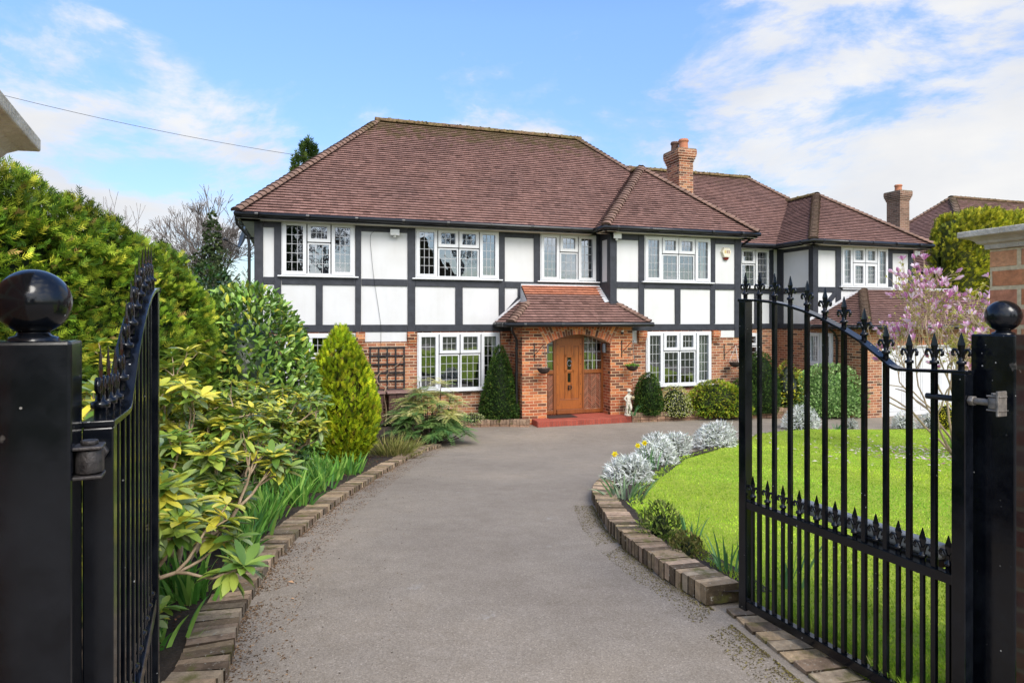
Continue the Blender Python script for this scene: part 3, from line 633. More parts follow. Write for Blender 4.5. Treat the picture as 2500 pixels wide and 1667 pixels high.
pipe([(-9.1, -.3, 4.9), (-9.08, -.25, 4.75), (-8.86, -.08, 4.5), (-8.84, -.06, 4.3), (-8.84, -.06, .1)])
pipe([(-2.88, -1.2, 2.44), (-2.86, -1.1, 2.34), (-2.66, -.84, 2.1), (-2.65, -.8, 2.0), (-2.65, -.8, .2)])
pipe([(4.3, -.9, 4.9), (4.25, -.7, 4.8), (4.12, -.3, 4.6), (4.1, -.25, 4.4), (4.1, -.25, .2)])
pipe([(6.85, -1.0, 2.36), (7.0, -1.05, 2.2), (7.06, -1.07, 2.05), (7.06, -1.07, .1)])

# chimney
def chimney(x0, x1, y0, y1, zb, zt, mat, pots, parent, cm=.05):
    m_ = MB(); m_.box(x0, x1, y0, y1, zb, zt)
    z = zt
    for i, e in enumerate((.025, .05, .075)): m_.box(x0 - e, x1 + e, y0 - e, y1 + e, z + .002, z + .077); z += .077
    m_.box(x0 - .085, x1 + .085, y0 - .085, y1 + .085, z + .002, z + .15)
    o = m_.build('chimney', mat, parent, .006); zz = z + .15
    MB().box(x0 - .07, x1 + .07, y0 - .07, y1 + .07, zz, zz + .03).build('chimney_cap', M['mosstile'], o).data.attributes['tint'].data.foreach_set('color', [.2, .17, .12, 1] * 24)
    for px, py, h, r, mt in pots:
        q = MB(); q.lathe([(r * 1.05, 0), (r, .04), (r * .92, h * .6), (r * .95, h * .75), (r * 1.12, h * .8), (r * 1.12, h * .9), (r * .95, h * .93), (r, h), (r * .75, h), (r * .7, h - .1)], 18, (px, py, zz + .02)); q.build('chimney_pot', mt, o)
    return o
chimney(3.77, 4.29, 2.0, 2.75, 4.9, 7.68, M['brick_wall'], [(4.07, 2.22, .36, .15, M['terracotta']), (3.98, 2.58, .36, .13, M['brick_old'])], house)

# ------------------------------------------------------------------ porch
mb = MB(); YP = -.94; xa, xb = -1.9, -.153; xm = (xa + xb) / 2; half = (xb - xa) / 2; zs, zc = 1.985, 2.225; rise = zc - zs; Ra = (half ** 2 + rise ** 2) / (2 * rise); ca = zc - Ra; ph = math.asin(half / Ra); ztop = 2.46
tl = xm - math.tan(ph) * (ztop - ca); tr = xm + math.tan(ph) * (ztop - ca)
for poly in ([(-2.55, -.1), (xa, -.1), (xa, zs), (tl, ztop), (-2.55, ztop)], [(xb, -.1), (.485, -.1), (.485, ztop), (tr, ztop), (xb, zs)]): mb.face([(x, YP, z) for x, z in poly])
wall_yz(mb, -2.55, YP, 0, -.1, ztop); wall_yz(mb, .485, YP, -.66, .0, ztop); wall_yz(mb, xa, YP, -.5, .1, zs + .05); wall_yz(mb, xb, YP, -.5, .1, zs + .05)
mb.face([(-2.55, YP, ztop), (.485, YP, ztop), (.485, 0, ztop), (-2.55, 0, ztop)])
porch = mb.build('porch', M['brick'], house); porch['label'] = 'brick porch with a shallow arched opening'
ar = MB(); mo = MB(); NV = 27
for i in range(NV):
    a0, a1 = -ph + 2 * ph * i / NV + .0035, -ph + 2 * ph * (i + 1) / NV - .0035
    pt = lambda a, r: (xm + r * math.sin(a), YP - .006, ca + r * math.cos(a))
    rt = lambda a: (ztop - ca) / math.cos(a)
    cut = .45 if i % 2 else .6
    for lo, hi in ((0, cut - .025), (cut + .025, 1)):
        c = random.choice(BR); f = random.uniform(.8, 1.3); c = tuple(v * f for v in c)
        q = lambda a, s: pt(a, Ra + (rt(a) - Ra) * s)
        pts = [q(a0, lo), q(a1, lo), q(a1, hi), q(a0, hi)]; ar.face(pts, tint=c)
        for u in range(4): v = (u + 1) % 4; ar.face([pts[u], pts[v], (pts[v][0], YP + .02, pts[v][2]), (pts[u][0], YP + .02, pts[u][2])], tint=c)
    b0, b1 = -ph + 2 * ph * i / NV, -ph + 2 * ph * (i + 1) / NV
    g0, g1 = (xm + Ra * math.sin(b0), ca + Ra * math.cos(b0)), (xm + Ra * math.sin(b1), ca + Ra * math.cos(b1))
    h0, h1 = (xm + rt(b0) * math.sin(b0), ztop), (xm + rt(b1) * math.sin(b1), ztop)
    mo.face([(g0[0], YP, g0[1]), (g1[0], YP, g1[1]), (h1[0], YP, h1[1]), (h0[0], YP, h0[1])]); mo.face([(g0[0], YP, g0[1]), (g1[0], YP, g1[1]), (g1[0], -.5, g1[1]), (g0[0], -.5, g0[1])])
arch = ar.build('arch', M['voussoir'], porch); mo.build('arch_mortar', M['mortar'], arch)
YD = -.50; zf = .17
fr = MB()
for x0, x1, z0, z1, p in ((-1.56, -1.48, zf, 2.25, .03), (-.75, -.70, zf, 2.25, .03), (-.205, -.08, zf, 2.25, .03), (-1.9, -1.56, 1.2, 1.3, .025), (-.70, -.205, 1.2, 1.3, .025), (-1.9, -1.56, zf, zf + .1, .02), (-.70, -.205, zf, zf + .1, .02), (-1.48, -.75, 2.12, 2.25, .02), (-1.48, -.75, zf, .285, .06), (-1.9, -.1, 2.2, 2.3, .015)):
    fr.box(x0, x1, YD - p, YD + .06, z0, z1)
dframe = fr.build('door_frame', M['oak_dark'], porch, .005)
dr = MB(); dx0, dx1, dz0, dz1 = -1.475, -.755, .29, 2.115; DW = dx1 - dx0
dr.box(dx0, dx1, YD + .0, YD + .04, dz0, dz1)
def dbx(fx0, fx1, z0, z1, p): dr.box(dx0 + fx0 * DW, dx0 + fx1 * DW, YD - p, YD + .001, z0, z1)
dbx(0, .12, dz0, dz1, .018); dbx(.88, 1, dz0, dz1, .018); dbx(.12, .88, dz0, dz0 + .25, .018); dbx(.12, .88, dz1 - .2, dz1, .018)
for f in (.34, .59): dbx(f, f + .07, dz0 + .25, dz1 - .2, .014)
dbx(.32, .68, 1.62, 1.68, .022); dbx(.32, .68, 1.24, 1.3, .022); dbx(.32, .40, 1.24, 1.68, .022); dbx(.6, .68, 1.24, 1.68, .022); dbx(.36, .43, .93, 1.24, .02); dbx(.57, .64, .93, 1.24, .02)
door = dr.build('door', M['oak'], porch, .004)
q = MB()
for f0, f1 in ((.12, .34), (.41, .59), (.66, .88)):
    for f in (f0, f1 - .022): q.box(dx0 + f * DW, dx0 + (f + .022) * DW, YD - .006, YD + .001, dz0 + .25, dz1 - .2)
    if f0 != .41: q.box(dx0 + f0 * DW, dx0 + f1 * DW, YD - .0062, YD + .001, dz1 - .225, dz1 - .2); q.box(dx0 + f0 * DW, dx0 + f1 * DW, YD - .0062, YD + .001, dz0 + .25, dz0 + .275)
q.box(dx0 + .14 * DW, dx0 + .86 * DW, YD - .0205, YD - .017, dz0 + .225, dz0 + .245); q.build('panel_edge_shade', M['oak_dark'], door)  # dark strips paint the shade along the recessed panel edges
q = MB(); q.face([(dx0 + .40 * DW, YD - .004, 1.3), (dx0 + .6 * DW, YD - .004, 1.3), (dx0 + .6 * DW, YD - .004, 1.62), (dx0 + .4 * DW, YD - .004, 1.62)]); q.face([(dx0 + .445 * DW, YD - .004, .98), (dx0 + .555 * DW, YD - .004, .98), (dx0 + .555 * DW, YD - .004, 1.21), (dx0 + .445 * DW, YD - .004, 1.21)]); q.build('door_glass', M['door_glass'], door)
q = MB(); cx = dx0 + .5 * DW; q.tube([(cx + .06 * math.cos(a), YD - .02, 1.47 + .075 * math.sin(a)) for a in np.linspace(.3, 5.6, 14)], .011, 6); q.build('door_knocker', M['lamp_grey'], door)
q = MB(); q.tube([(cx + .045 * math.cos(a) + .015, YD - .04, .85 + .045 * math.sin(a)) for a in np.linspace(0, 6.28, 14)], .012, 6); q.tube([(cx - .02, YD - .02, .77), (cx - .02, YD - .02, .9)], .014, 6); q.build('handle', M['iron'], door)
q = MB()
for fx in (.06, .94):
    for z in np.linspace(dz0 + .12, dz1 - .15, 7): q.lathe([(.012, 0), (.008, .01), (0, .013)], 6, (0, 0, 0)); n = len(q.v); [q.v.__setitem__(i, Vector((dx0 + fx * DW + q.v[i].x, YD - .018 - q.v[i].z, z + q.v[i].y))) for i in range(n - 18, n)]
q.build('door_studs', M['iron'], door)
for x0, x1 in ((-1.9, -1.56), (-.70, -.205)):
    hb = MB(); mo = MB(); mo.face([(x0, YD + .012, zf + .1), (x1, YD + .012, zf + .1), (x1, YD + .012, 1.2), (x0, YD + .012, 1.2)]); wc = .115; pit = .052; x = x0; sg = 1; cl = lambda z: min(1.198, max(zf + .1, z))
    while x < x1 - .01:
        xe = min(x + wc, x1); z = zf - .1; rise_ = (xe - x)
        while z < 1.3:
            f_ = random.uniform(.6, 1.45); c = [v * f_ for v in (.19, .062, .032)]; a, b = (z, z + rise_) if sg > 0 else (z + rise_, z)
            q0, q1, q2, q3 = cl(a), cl(b), cl(b + pit - .011), cl(a + pit - .011)
            if q3 - q0 + q2 - q1 > .008: hb.face([(x + .003, YD + .006, q0), (xe - .003, YD + .006, q1), (xe - .003, YD + .006, q2), (x + .003, YD + .006, q3)], tint=tuple(c))
            z += pit
        x = xe; sg = -sg
    o = hb.build('herringbone_panel', M['voussoir'], porch); mo.build('panel_mortar', M['mortar_dull'], o)
    q = MB(); q.face([(x0, YD + .01, 1.3), (x1, YD + .01, 1.3), (x1, YD + .01, 2.22), (x0, YD + .01, 2.22)]); sl_ = q.build('sidelight', M['glass'], porch); q = MB()
    nx = 2 if x0 < -1.5 else 4
    for i in range(1, nx): X = x0 + (x1 - x0) * i / nx; q.box(X - .008, X + .008, YD, YD + .008, 1.3, 2.2)
    for z in (1.53, 1.76, 1.99): q.box(x0, x1, YD + .001, YD + .0085, z - .008, z + .008)
    q.build('leading', M['leading'], sl_)
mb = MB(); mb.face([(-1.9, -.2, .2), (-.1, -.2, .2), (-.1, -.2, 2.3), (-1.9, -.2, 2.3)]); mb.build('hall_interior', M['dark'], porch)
st = MB(); st.box(-2.3, .485, -1.36, -.45, -.02, .15); step = st.build('porch_step', M['floor_red'], porch, .01)
MB().box(-2.31, .495, -1.372, -1.34, -.02, .135).build('step_edging', M['step_brick'], step, .006)
# garage door
g = MB(); g.box(7.75, 10.6, YG + .06, YG + .1, -.16, 1.85)
n = 4
for i in range(n):
    a, b = 7.75 + 2.85 * i / n + .05, 7.75 + 2.85 * (i + 1) / n - .05
    for z0, z1 in ((0, 1.68),): g.box(a, b, YG + .045, YG + .06, z0, z1); g.box(a + .06, b - .06, YG + .035, YG + .046, z0 + .08, z1 - .08)
gd = g.build('garage_door', M['garage_white'], house, .004)
f = MB(); f.box(7.72, 7.77, YG + .0, YG + .09, -.2, 1.87); f.box(10.58, 10.62, YG, YG + .09, -.2, 1.87); f.box(7.77, 10.58, YG, YG + .09, 1.82, 1.869); f.build('garage_frame', M['garage_white'], house, .004)
# ------------------------------------------------------------------ ground, drive, lawn, beds
def sheet(name, rows, mat, kind='structure'):
    V = np.array([p for r in rows for p in r], np.float32); w_ = len(rows[0]); F = []
    for i in range(len(rows) - 1):
        for j in range(w_ - 1): F.append((i * w_ + j, i * w_ + j + 1, (i + 1) * w_ + j + 1, (i + 1) * w_ + j))
    o = np_mesh(name, V, np.array(F), np.ones((len(V), 3)), mat, None, True); o['kind'] = kind; return o
gy = [-60, -30, -12, -5, -2, 0, 1] + list(np.arange(1.5, 20, .5)) + [21, 23, 26, 30, 40, 60, 100, 180, 300]
gx = [-300, -150, -80, -40, -25, -16, -12] + list(np.arange(-9, 14.1, .75)) + [16, 19, 24, 35, 60, 120, 300]
sheet('ground', [[(x, y, gz(x, y) - .03) for x in gx] for y in gy], M['verge'])
LKO = [(-3, -1.25), (2.0, -1.2), (2.77, -1.25), (3.1, -1.35), (3.47, -1.46), (4.28, -1.63), (5.3, -1.74), (6.71, -1.82), (8.09, -1.83), (9.86, -1.82), (11.65, -1.70), (12.77, -1.44)]
def lkx(y): return interp(LKO, y)
rows = []
for y in [-6, -3, -1, 0, 1, 1.5] + list(np.arange(2, 18.6, .35)):
    xl = -8 if y < 1 else (lkx(y) - .08 if y < 12.6 else -2.6); xr = 9 if y < 1 else 14.5
    rows.append([(xl + (xr - xl) * t, y, gz(xl + (xr - xl) * t, y) + .004) for t in np.linspace(0, 1, 40)])
sheet('driveway', rows, M['tarmac'])
LAWN = [(1.9, 1.66), (2.5, 1.62), (3.3, 1.45), (3.69, 1.36), (4.0, 1.34), (4.51, 1.24), (5.48, 1.13), (6.26, 1.16), (7.2, 1.42), (8.19, 1.8), (10.38, 2.7), (11.29, 3.3), (13.25, 4.75), (14.16, 5.5), (14.71, 6.3), (15.26, 7.5), (15.5, 9.5)]
def lawn_z(x, y): return gz(x, y) + .075 + .012 * math.sin(x * 1.7 + y) * math.sin(y * 1.3)
rows = []
for y in list(np.arange(1.9, 15.5, .2)) + [15.5]:
    xl = interp(LAWN, y); rows.append([(xl + (13 - xl) * (i / 40) ** 1.3, y, lawn_z(xl + (13 - xl) * (i / 40) ** 1.3, y)) for i in range(41)])
rows.insert(0, [(p[0], p[1] - .05, p[2] - .2) for p in rows[0]]); rows.append([(p[0], p[1] + .05, p[2] - .15) for p in rows[-1]])
rows = [[(r[0][0] - .03, r[0][1], r[0][2] - .15)] + r for r in rows]
sheet('lawn', rows, M['lawn_base'])
rows = []
for y in np.arange(.6, 15.6, .3):
    xr = (lkx(y) - .17) if y < 12.5 else interp([(12.4, -1.7), (12.9, -1.6), (13.6, -1.5), (14.6, -1.6), (15.6, -1.2)], y)
    rows.append([(xr - 9 * t, y, gz(xr - 9 * t, y) + .05 + .12 * t) for t in np.linspace(0, 1, 12)])
sheet('flower_bed', rows, M['soil'])
sheet('flower_bed', [[(x, y, .15) for y in (15.45 + .33 * (x + 1.6), 18.0)] for x in np.arange(-4, .6, .4)], M['soil'])
sheet('flower_bed', [[tuple(hw(x, y, .16)) for y in (-1.05 - .0 * x, -.6)] for x in np.arange(.6, 4.6, .4)] + [[tuple(hw(x, y, .12)) for y in (-1.0, 1.5)] for x in (4.6, 5.4, 6.2, 7.05)], M['soil'])
sheet('border_strip', [[(interp(LAWN, y) + dx, y, gz(interp(LAWN, y), y) + .085) for dx in (-.16, .12)] for y in np.arange(3.65, 13.2, .25)], M['soil'])

def bricks_along(name, path, label, cat, wid, hgt, base, pitch=.078, mat='brick_old', lay=1, tiltj=.02):
    """bricks laid on edge across a path of (x, y); base(x, y) gives the ground"""
    P = [Vector((p[0], p[1], 0)) for p in path]; L = [0]
    for a, b in zip(P[:-1], P[1:]): L.append(L[-1] + (b - a).length)
    m_ = MB(); s = 0
    while s < L[-1] - pitch:
        i = max(k for k in range(len(L)) if L[k] <= s); i = min(i, len(P) - 2); f = (s - L[i]) / (L[i + 1] - L[i]); c = P[i].lerp(P[i + 1], f)
        d = (P[min(i + 2, len(P) - 1)] - P[max(i - 1, 0)]); d0 = (P[i + 1] - P[i]).normalized(); d = d0.lerp(d.normalized(), .5).normalized(); n = Vector((-d.y, d.x, 0))
        z0 = base(c.x, c.y); T = Matrix.Translation((c.x, c.y, z0)) @ Matrix((( n.x, d.x, 0, 0), (n.y, d.y, 0, 0), (0, 0, 1, 0), (0, 0, 0, 1))) @ Matrix.Rotation(random.uniform(-tiltj, tiltj), 4, 'Z') @ Matrix.Rotation(random.uniform(-tiltj, tiltj), 4, 'X')
        g = random.uniform(.4, 1.5); h = hgt + random.uniform(-.006, .006); sh = random.uniform(-.008, .008)
        base_c = random.choice([(.29, .205, .125), (.35, .25, .15), (.24, .17, .11), (.36, .25, .165), (.28, .215, .145)])
        z_low = h - .105 if lay > 1 else -.06
        cb = tuple(v * g for v in base_c); m_.box(-wid / 2 + sh, wid / 2 + sh, -pitch * .43, pitch * .43, z_low, h, T, cb); dirt_shade = tuple(v * .22 for v in cb)
        for q_ in list(range(-16, -12)) + list(range(-8, -4)): m_.t[q_] = dirt_shade  # faces in the joints tinted dark: shade between bricks painted into the colour
        s += pitch
    if lay > 1:
        s = 0
        while s < L[-1] - .225:
            i = min(max(k for k in range(len(L)) if L[k] <= s), len(P) - 2); f = (s - L[i]) / (L[i + 1] - L[i]); c = P[i].lerp(P[i + 1], f); d = (P[i + 1] - P[i]).normalized(); n = Vector((-d.y, d.x, 0)); z0 = base(c.x, c.y)
            T = Matrix.Translation((c.x, c.y, z0)) @ Matrix(((n.x, d.x, 0, 0), (n.y, d.y, 0, 0), (0, 0, 1, 0), (0, 0, 0, 1))); g = random.uniform(.6, 1.2)
            for kk in range(lay - 1): m_.box(-wid / 2 + .012, wid / 2 - .012, 0, .22, h - .115 - .072 * (kk + 1), h - .115 - .072 * kk, T, (.26 * g, .15 * g, .1 * g))
            s += .228
    o = m_.build(name, M['kerb'], None); return tag(o, label, cat)
def kerbmat():
    m, nt, b = new_mat('weathered edging brick'); at = nt.nodes.new('ShaderNodeAttribute'); at.attribute_name = 'tint'; v = coords(nt, 'Object')
    n = noise(nt, v, 16, 6, .7); c = mixc(nt, 1, at.outputs[0], ramp(nt, [(.3, .6), (.7, 1.4)], n.outputs[0]).outputs[0], 'MULTIPLY')
    l = ramp(nt, [(.6, 0), (.68, .75)], noise(nt, v, 38, 5, .7).outputs[0]); c = mixc(nt, l.outputs[0], c, (.46, .43, .35))
    ms = ramp(nt, [(.56, 0), (.68, .8)], noise(nt, v, 7, 5, .6).outputs[0]); c = mixc(nt, ms.outputs[0], c, (.12, .115, .03))
    lk(nt, c, b.inputs['Base Color']); b.inputs['Roughness'].default_value = .95; b.inputs['Specular IOR Level'].default_value = .15; bump(nt, b, noise(nt, v, 60, 5, .7).outputs[0], .9, .012); return m
M['kerb'] = kerbmat()
def curve(pts, n=8):
    out = []
    for i in range(len(pts) - 1):
        p0, p1, p2, p3 = [np.array(pts[max(0, min(len(pts) - 1, i + k))], float) for k in (-1, 0, 1, 2)]
        for t in np.linspace(0, 1, n, endpoint=False): out.append(tuple(.5 * (2 * p1 + (p2 - p0) * t + (2 * p0 - 5 * p1 + 4 * p2 - p3) * t * t + (3 * p1 - p0 - 3 * p2 + p3) * t ** 3)))
    return out + [tuple(pts[-1])]
lkc = curve([(x - .11, y) for y, x in LKO[1:]] + [(-1.45, 12.95)])
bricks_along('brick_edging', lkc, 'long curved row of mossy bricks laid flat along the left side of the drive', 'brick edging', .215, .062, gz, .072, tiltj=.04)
rkc = curve([(1.34, 8.3), (1.02, 7.2), (.94, 6.3), (.92, 5.5), (.97, 4.75), (1.08, 4.15), (1.22, 3.62)])
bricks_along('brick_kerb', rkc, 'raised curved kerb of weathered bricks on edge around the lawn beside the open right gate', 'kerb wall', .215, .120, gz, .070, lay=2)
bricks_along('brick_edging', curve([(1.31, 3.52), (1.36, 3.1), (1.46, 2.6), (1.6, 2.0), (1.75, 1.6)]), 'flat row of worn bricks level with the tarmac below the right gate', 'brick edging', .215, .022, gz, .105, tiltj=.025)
def low_wall(path, h, label):
    m_ = MB(); P = [Vector((p[0], p[1], 0)) for p in path]; s = 0
    for a, b in zip(P[:-1], P[1:]):
        d = (b - a); L = d.length; d.normalize(); n = Vector((-d.y, d.x, 0)); A = Matrix(((d.x, n.x, 0, a.x), (d.y, n.y, 0, a.y), (0, 0, 1, 0), (0, 0, 0, 1)))
        z0 = gz(a.x, a.y); nb = max(1, int(L / .0755))
        for i in range(nb): g = random.uniform(.65, 1.2); T = A @ Matrix.Translation(((i + .5) * L / nb, .1, z0 + h - .055)) @ Matrix.Rotation(random.uniform(-.03, .03), 4, 'Y'); m_.box(-L / nb * .45, L / nb * .45, -.11, .11, -.052, .055, T, (.27 * g, .18 * g, .12 * g))
        nc = max(1, int(L / .23)); zz = h - .115
        while zz > -.05:
            for i in range(nc): g = random.uniform(.6, 1.3); T = A @ Matrix.Translation(((i + .5) * L / nc, .1, z0 + zz - .036)); m_.box(-L / nc * .48, L / nc * .48, -.1, .1, -.033, .036, T, (.26 * g, .155 * g, .1 * g))
            zz -= .078
    return tag(m_.build('garden_wall', M['kerb'], None, .006), label, 'garden wall')
low_wall([(-2.3, 15.1), (-1.22, 15.36), (-.3, 15.5), (.42, 15.42)], .17, 'low dark brick wall of the bed left of the red porch step')
low_wall([(3.03, 16.12), (4.6, 16.5), (6.05, 16.98), (7.35, 17.3), (8.0, 17.75)], .24, 'low brick wall of the bed right of the red porch step')

# ------------------------------------------------------------------ gates
def finial(mb, s, z, h, sc=1.0):
    """cast spear with two curled leaves, in the gate's plane (x along, z up)"""
    mb.lathe([(.011, 0), (.011, .022), (.0165, .024), (.0165, .034), (.009, .037), (.008, .05), (.009, .062)], 10, (s, 0, z))
    zb = z + .062; k = (h - .062)
    prof = [(.008, 0), (.0155, .42 * k), (.0045, .9 * k), (.002, k)]
    for (r0, a), (r1, b) in zip(prof[:-1], prof[1:]):
        A = [(s + r0, 0, zb + a), (s, -r0 * .28, zb + a), (s - r0, 0, zb + a), (s, r0 * .28, zb + a)]; B = [(s + r1, 0, zb + b), (s, -r1 * .28, zb + b), (s - r1, 0, zb + b), (s, r1 * .28, zb + b)]
        for i in range(4): j = (i + 1) % 4; mb.face([A[i], A[j], B[j], B[i]])
    for sg in (-1, 1):
        pts = [(s + sg * .006, 0, z + .04), (s + sg * .009, 0, z + .062), (s + sg * .017, 0, z + .077), (s + sg * .027, 0, z + .079), (s + sg * .033, 0, z + .069), (s + sg * .031, 0, z + .059), (s + sg * .026, 0, z + .056)]
        mb.tube(pts, [.004, .006, .0065, .006, .0055, .006, .005], 6)
TOP = [(-.03, 2.71), (0, 2.71), (.1, 2.705), (.2, 2.694), (.3, 2.675), (.4, 2.647), (.5, 2.611), (.6, 2.567), (.7, 2.515), (.8, 2.445), (.84, 2.414), (.865, 2.403), (.9, 2.401), (1.15, 2.411)]
def gate(name, label, F, Hn, zh, plate):
    """free end F, hinge end Hn; x runs from the free end to the hinge"""
    F, Hn = Vector((*F, 0)), Vector((*Hn, 0)); d = (Hn - F).normalized(); L = (Hn - F).length; rz = math.atan2(d.y, d.x)
    g = thing(name, label, 'gate', (F.x, F.y, 0), rz, 'pair of black driveway gates'); zt = lambda s: float(np.interp(s, [p[0] for p in TOP], [p[1] for p in TOP]))
    m_ = MB(); m_.box(-.025, .025, -.025, .025, 1.05, zt(0) - .012); m_.build('stile', M['paint'], g, .003)
    m_ = MB(); m_.box(1.095, 1.145, -.025, .025, 1.05, zt(1.12) - .012); m_.build('stile', M['paint'], g, .003)
    m_ = MB(); ss = list(np.linspace(-.028, .8, 34)) + [.82, .84, .855, .87, .89, .95, 1.0, 1.08, 1.147]; rows = []
    for s in ss: rows.append([(s, -.027, zt(s) - .012), (s, .027, zt(s) - .012), (s, .027, zt(s)), (s, -.027, zt(s))])
    m_.grid(rows, True, False); m_.face(rows[0]); m_.face(rows[-1]); m_.build('top_rail', M['paint'], g, .002)
    m_ = MB(); m_.box(.0255, 1.0945, -.02, .02, 1.595, 1.636); m_.build('lower_rail', M['paint'], g, .003)
    m_ = MB(); m_.box(.0255, 1.0945, -.02, .02, 1.062, 1.105); m_.build('bottom_rail', M['paint'], g, .003)
    for i in range(0, 12):
        s = .1015 * i
        if 0 < i < 11: m_ = MB(); m_.box(s - .01, s + .01, -.0098, .0098, 1.1055, zt(s) - .0125); m_.build('bar', M['paint'], g, .0025)
        m_ = MB(); finial(m_, s, zt(s) - .001, .142); m_.build('finial', M['paint'], g)
    for i in range(11):
        s = .055 + .1015 * i
        m_ = MB(); m_.box(s - .008, s + .008, -.0079, .0079, 1.1055, 1.5945); m_.build('short_bar', M['paint'], g, .002)
        m_ = MB(); finial(m_, s, 1.636, .138); m_.build('finial', M['paint'], g)
    # hinges with an eye bolt and a U bracket reaching the post
    for z in (zh, 1.13):
        m_ = MB(); m_.tube([(.985, 0, z), (1.094, 0, z)], .012, 10); m_.build('bolt_end', M['iron'], g); m_ = MB(); m_.tube([(1.146, 0, z), (1.165, 0, z)], .019, 6); m_.tube([(1.165, 0, z), (1.235, 0, z)], .0125, 10); m_.tube([(1.235, 0, z - .02), (1.235, 0, z + .02)], .022, 12)
        m_.box(1.215, 1.262, -.022, .022, z + .022, z + .028); m_.box(1.215, 1.262, -.022, .022, z - .028, z - .022); m_.tube([(1.235, 0, z + .028), (1.235, 0, z + .036)], .014, 8); m_.box(1.25, 1.258, -.026, .026, z - .045, z + .045) if plate else None
        m_.build('hinge', M['steel' if plate else 'steel_dark'], g, .002)
    return g
gate('driveway_gate', 'open black spiked gate on the right, seen broadside against the lawn', (1.253, 3.43), (1.69, 2.40), 2.30, True)
gate('driveway_gate', 'open black spiked gate on the left, seen nearly edge-on in front of the shrubs', (-1.26, 2.23), (-.783, 1.214), 2.355, False)
def gate_post(x, y, rz, label, hw_=.07, zt=2.545, rb=.0585):
    p = thing('gate_post', label, 'gate post', (x, y, 0), rz, 'black gate posts topped by balls')
    MB().box(-hw_, hw_, -hw_, hw_, .85, zt).build('post', M['paint'], p, .006)
    m_ = MB(); m_.lathe([(.038, 0), (.036, .006), (.026, .009), (.024, .014)], 24, (0, 0, zt)); zc = zt + .01 + rb
    m_.lathe([(max(rb * math.sin(a), .0005), rb * -math.cos(a)) for a in np.linspace(.35, math.pi, 26)], 40, (0, 0, zc)); m_.build('ball', M['paint'], p)
    return p
gate_post(1.845, 2.40, R(27), 'black square post with a ball in front of the right brick pillar', .074)
gate_post(-.822, 1.098, R(27), 'black square post with a ball at the left frame edge, cropped by it', .0625, 2.564, .056)
a = thing('gate_opener', 'pale grey ram of the gate opener fixed behind the right gate', 'gate opener', (1.253, 3.43, 0), math.atan2(-1.03, .437))
m_ = MB(); m_.box(.26, .98, .085, .14, 1.632, 1.696); m_.build('housing', M['alu'], a, .012)
m_ = MB(); m_.box(.60, .98, .07, .15, 1.6, 1.633); m_.build('track', M['gutter'], a, .006); m_ = MB(); m_.tube([(.98, .11, 1.655), (1.25, .13, 1.655)], .015, 8); m_.build('ram', M['steel'], a)
m_ = MB(); m_.tube(curve([(1.06, .1, 1.6), (1.085, .07, 1.5), (1.075, .06, 1.3), (1.12, .06, 1.15), (1.2, .05, 1.0)]), .011, 8); m_.build('flex_conduit', M['gutter'], a)
def pillar(x, y, rz, label, ext, zc, flipx=1):
    """brick pillar whose inner corner sits at (x, y): local +x runs away from the drive, -y towards the road"""
    p = thing('brick_pillar', label, 'pillar', (x, y, 0), rz, 'brick entrance pillars'); s = flipx
    X0, X1 = sorted((0, s * ext)); 
    MB().box(X0, X1, -ext, 0, .7, zc).build('brickwork', M['brick_near'], p, .004)
    prof = [(.0, 0), (.012, .0), (.014, .02), (.03, .024), (.036, .034), (.05, .044), (.07, .05), (.078, .052), (.078, .076), (-.1, .1)]
    m_ = MB(); rows = []
    for e, z in prof: rows.append([(X0 - e, -ext - e, zc + z), (X1 + e, -ext - e, zc + z), (X1 + e, e, zc + z), (X0 - e, e, zc + z)])
    m_.grid(rows, True, False); m_.face(rows[-1]); m_.build('cap', M['stone'], p, .003)
    m_ = MB(); e = .0785; z0, z1 = zc + .053, zc + .077
    m_.build('cap_edge', M['stone_edge'], p) if False else None
    return p
pillar(1.95, 2.61, R(17), 'orange brick pillar with a moulded stone cap behind the right gate post', .46, 2.885, 1)
pillar(-.926, 1.105, R(27), 'pillar with a moulded stone cap at the left frame edge, only its cap corner showing', .46, 2.865, -1)

# ------------------------------------------------------------------ vegetation builders
def palette(n, cols, wts, jit=.18):
    c = np.array(cols, float); idx = RNG.choice(len(c), n, p=np.array(wts) / sum(wts)); return c[idx] * (1 + RNG.uniform(-jit, jit, (n, 1)))
def leaves(P, D, Nn, Ls, Ws, C, fold=.25, curl=.15, pos=.45):
    n = len(P); D = unit(D); S = unit(np.cross(D, Nn)); Nn = unit(np.cross(S, D)); Ls = np.asarray(Ls).reshape(-1, 1) * np.ones((n, 1)); Ws = np.asarray(Ws).reshape(-1, 1) * np.ones((n, 1))
    base, tip = P, P + D * Ls - Nn * Ls * curl; mid = P + D * Ls * pos
    Lf = mid + S * Ws * .5 + Nn * Ws * fold; Rt = mid - S * Ws * .5 + Nn * Ws * fold; Mi = mid
    V = np.stack([base, Lf, tip, Rt, Mi], 1).reshape(-1, 3); o = np.arange(n)[:, None] * 5
    F = np.concatenate([o + np.array([[0, 4, 1]]), o + np.array([[1, 4, 2]]), o + np.array([[0, 3, 4]]), o + np.array([[3, 2, 4]])]); T = np.repeat(C, 5, 0); return V, F, T
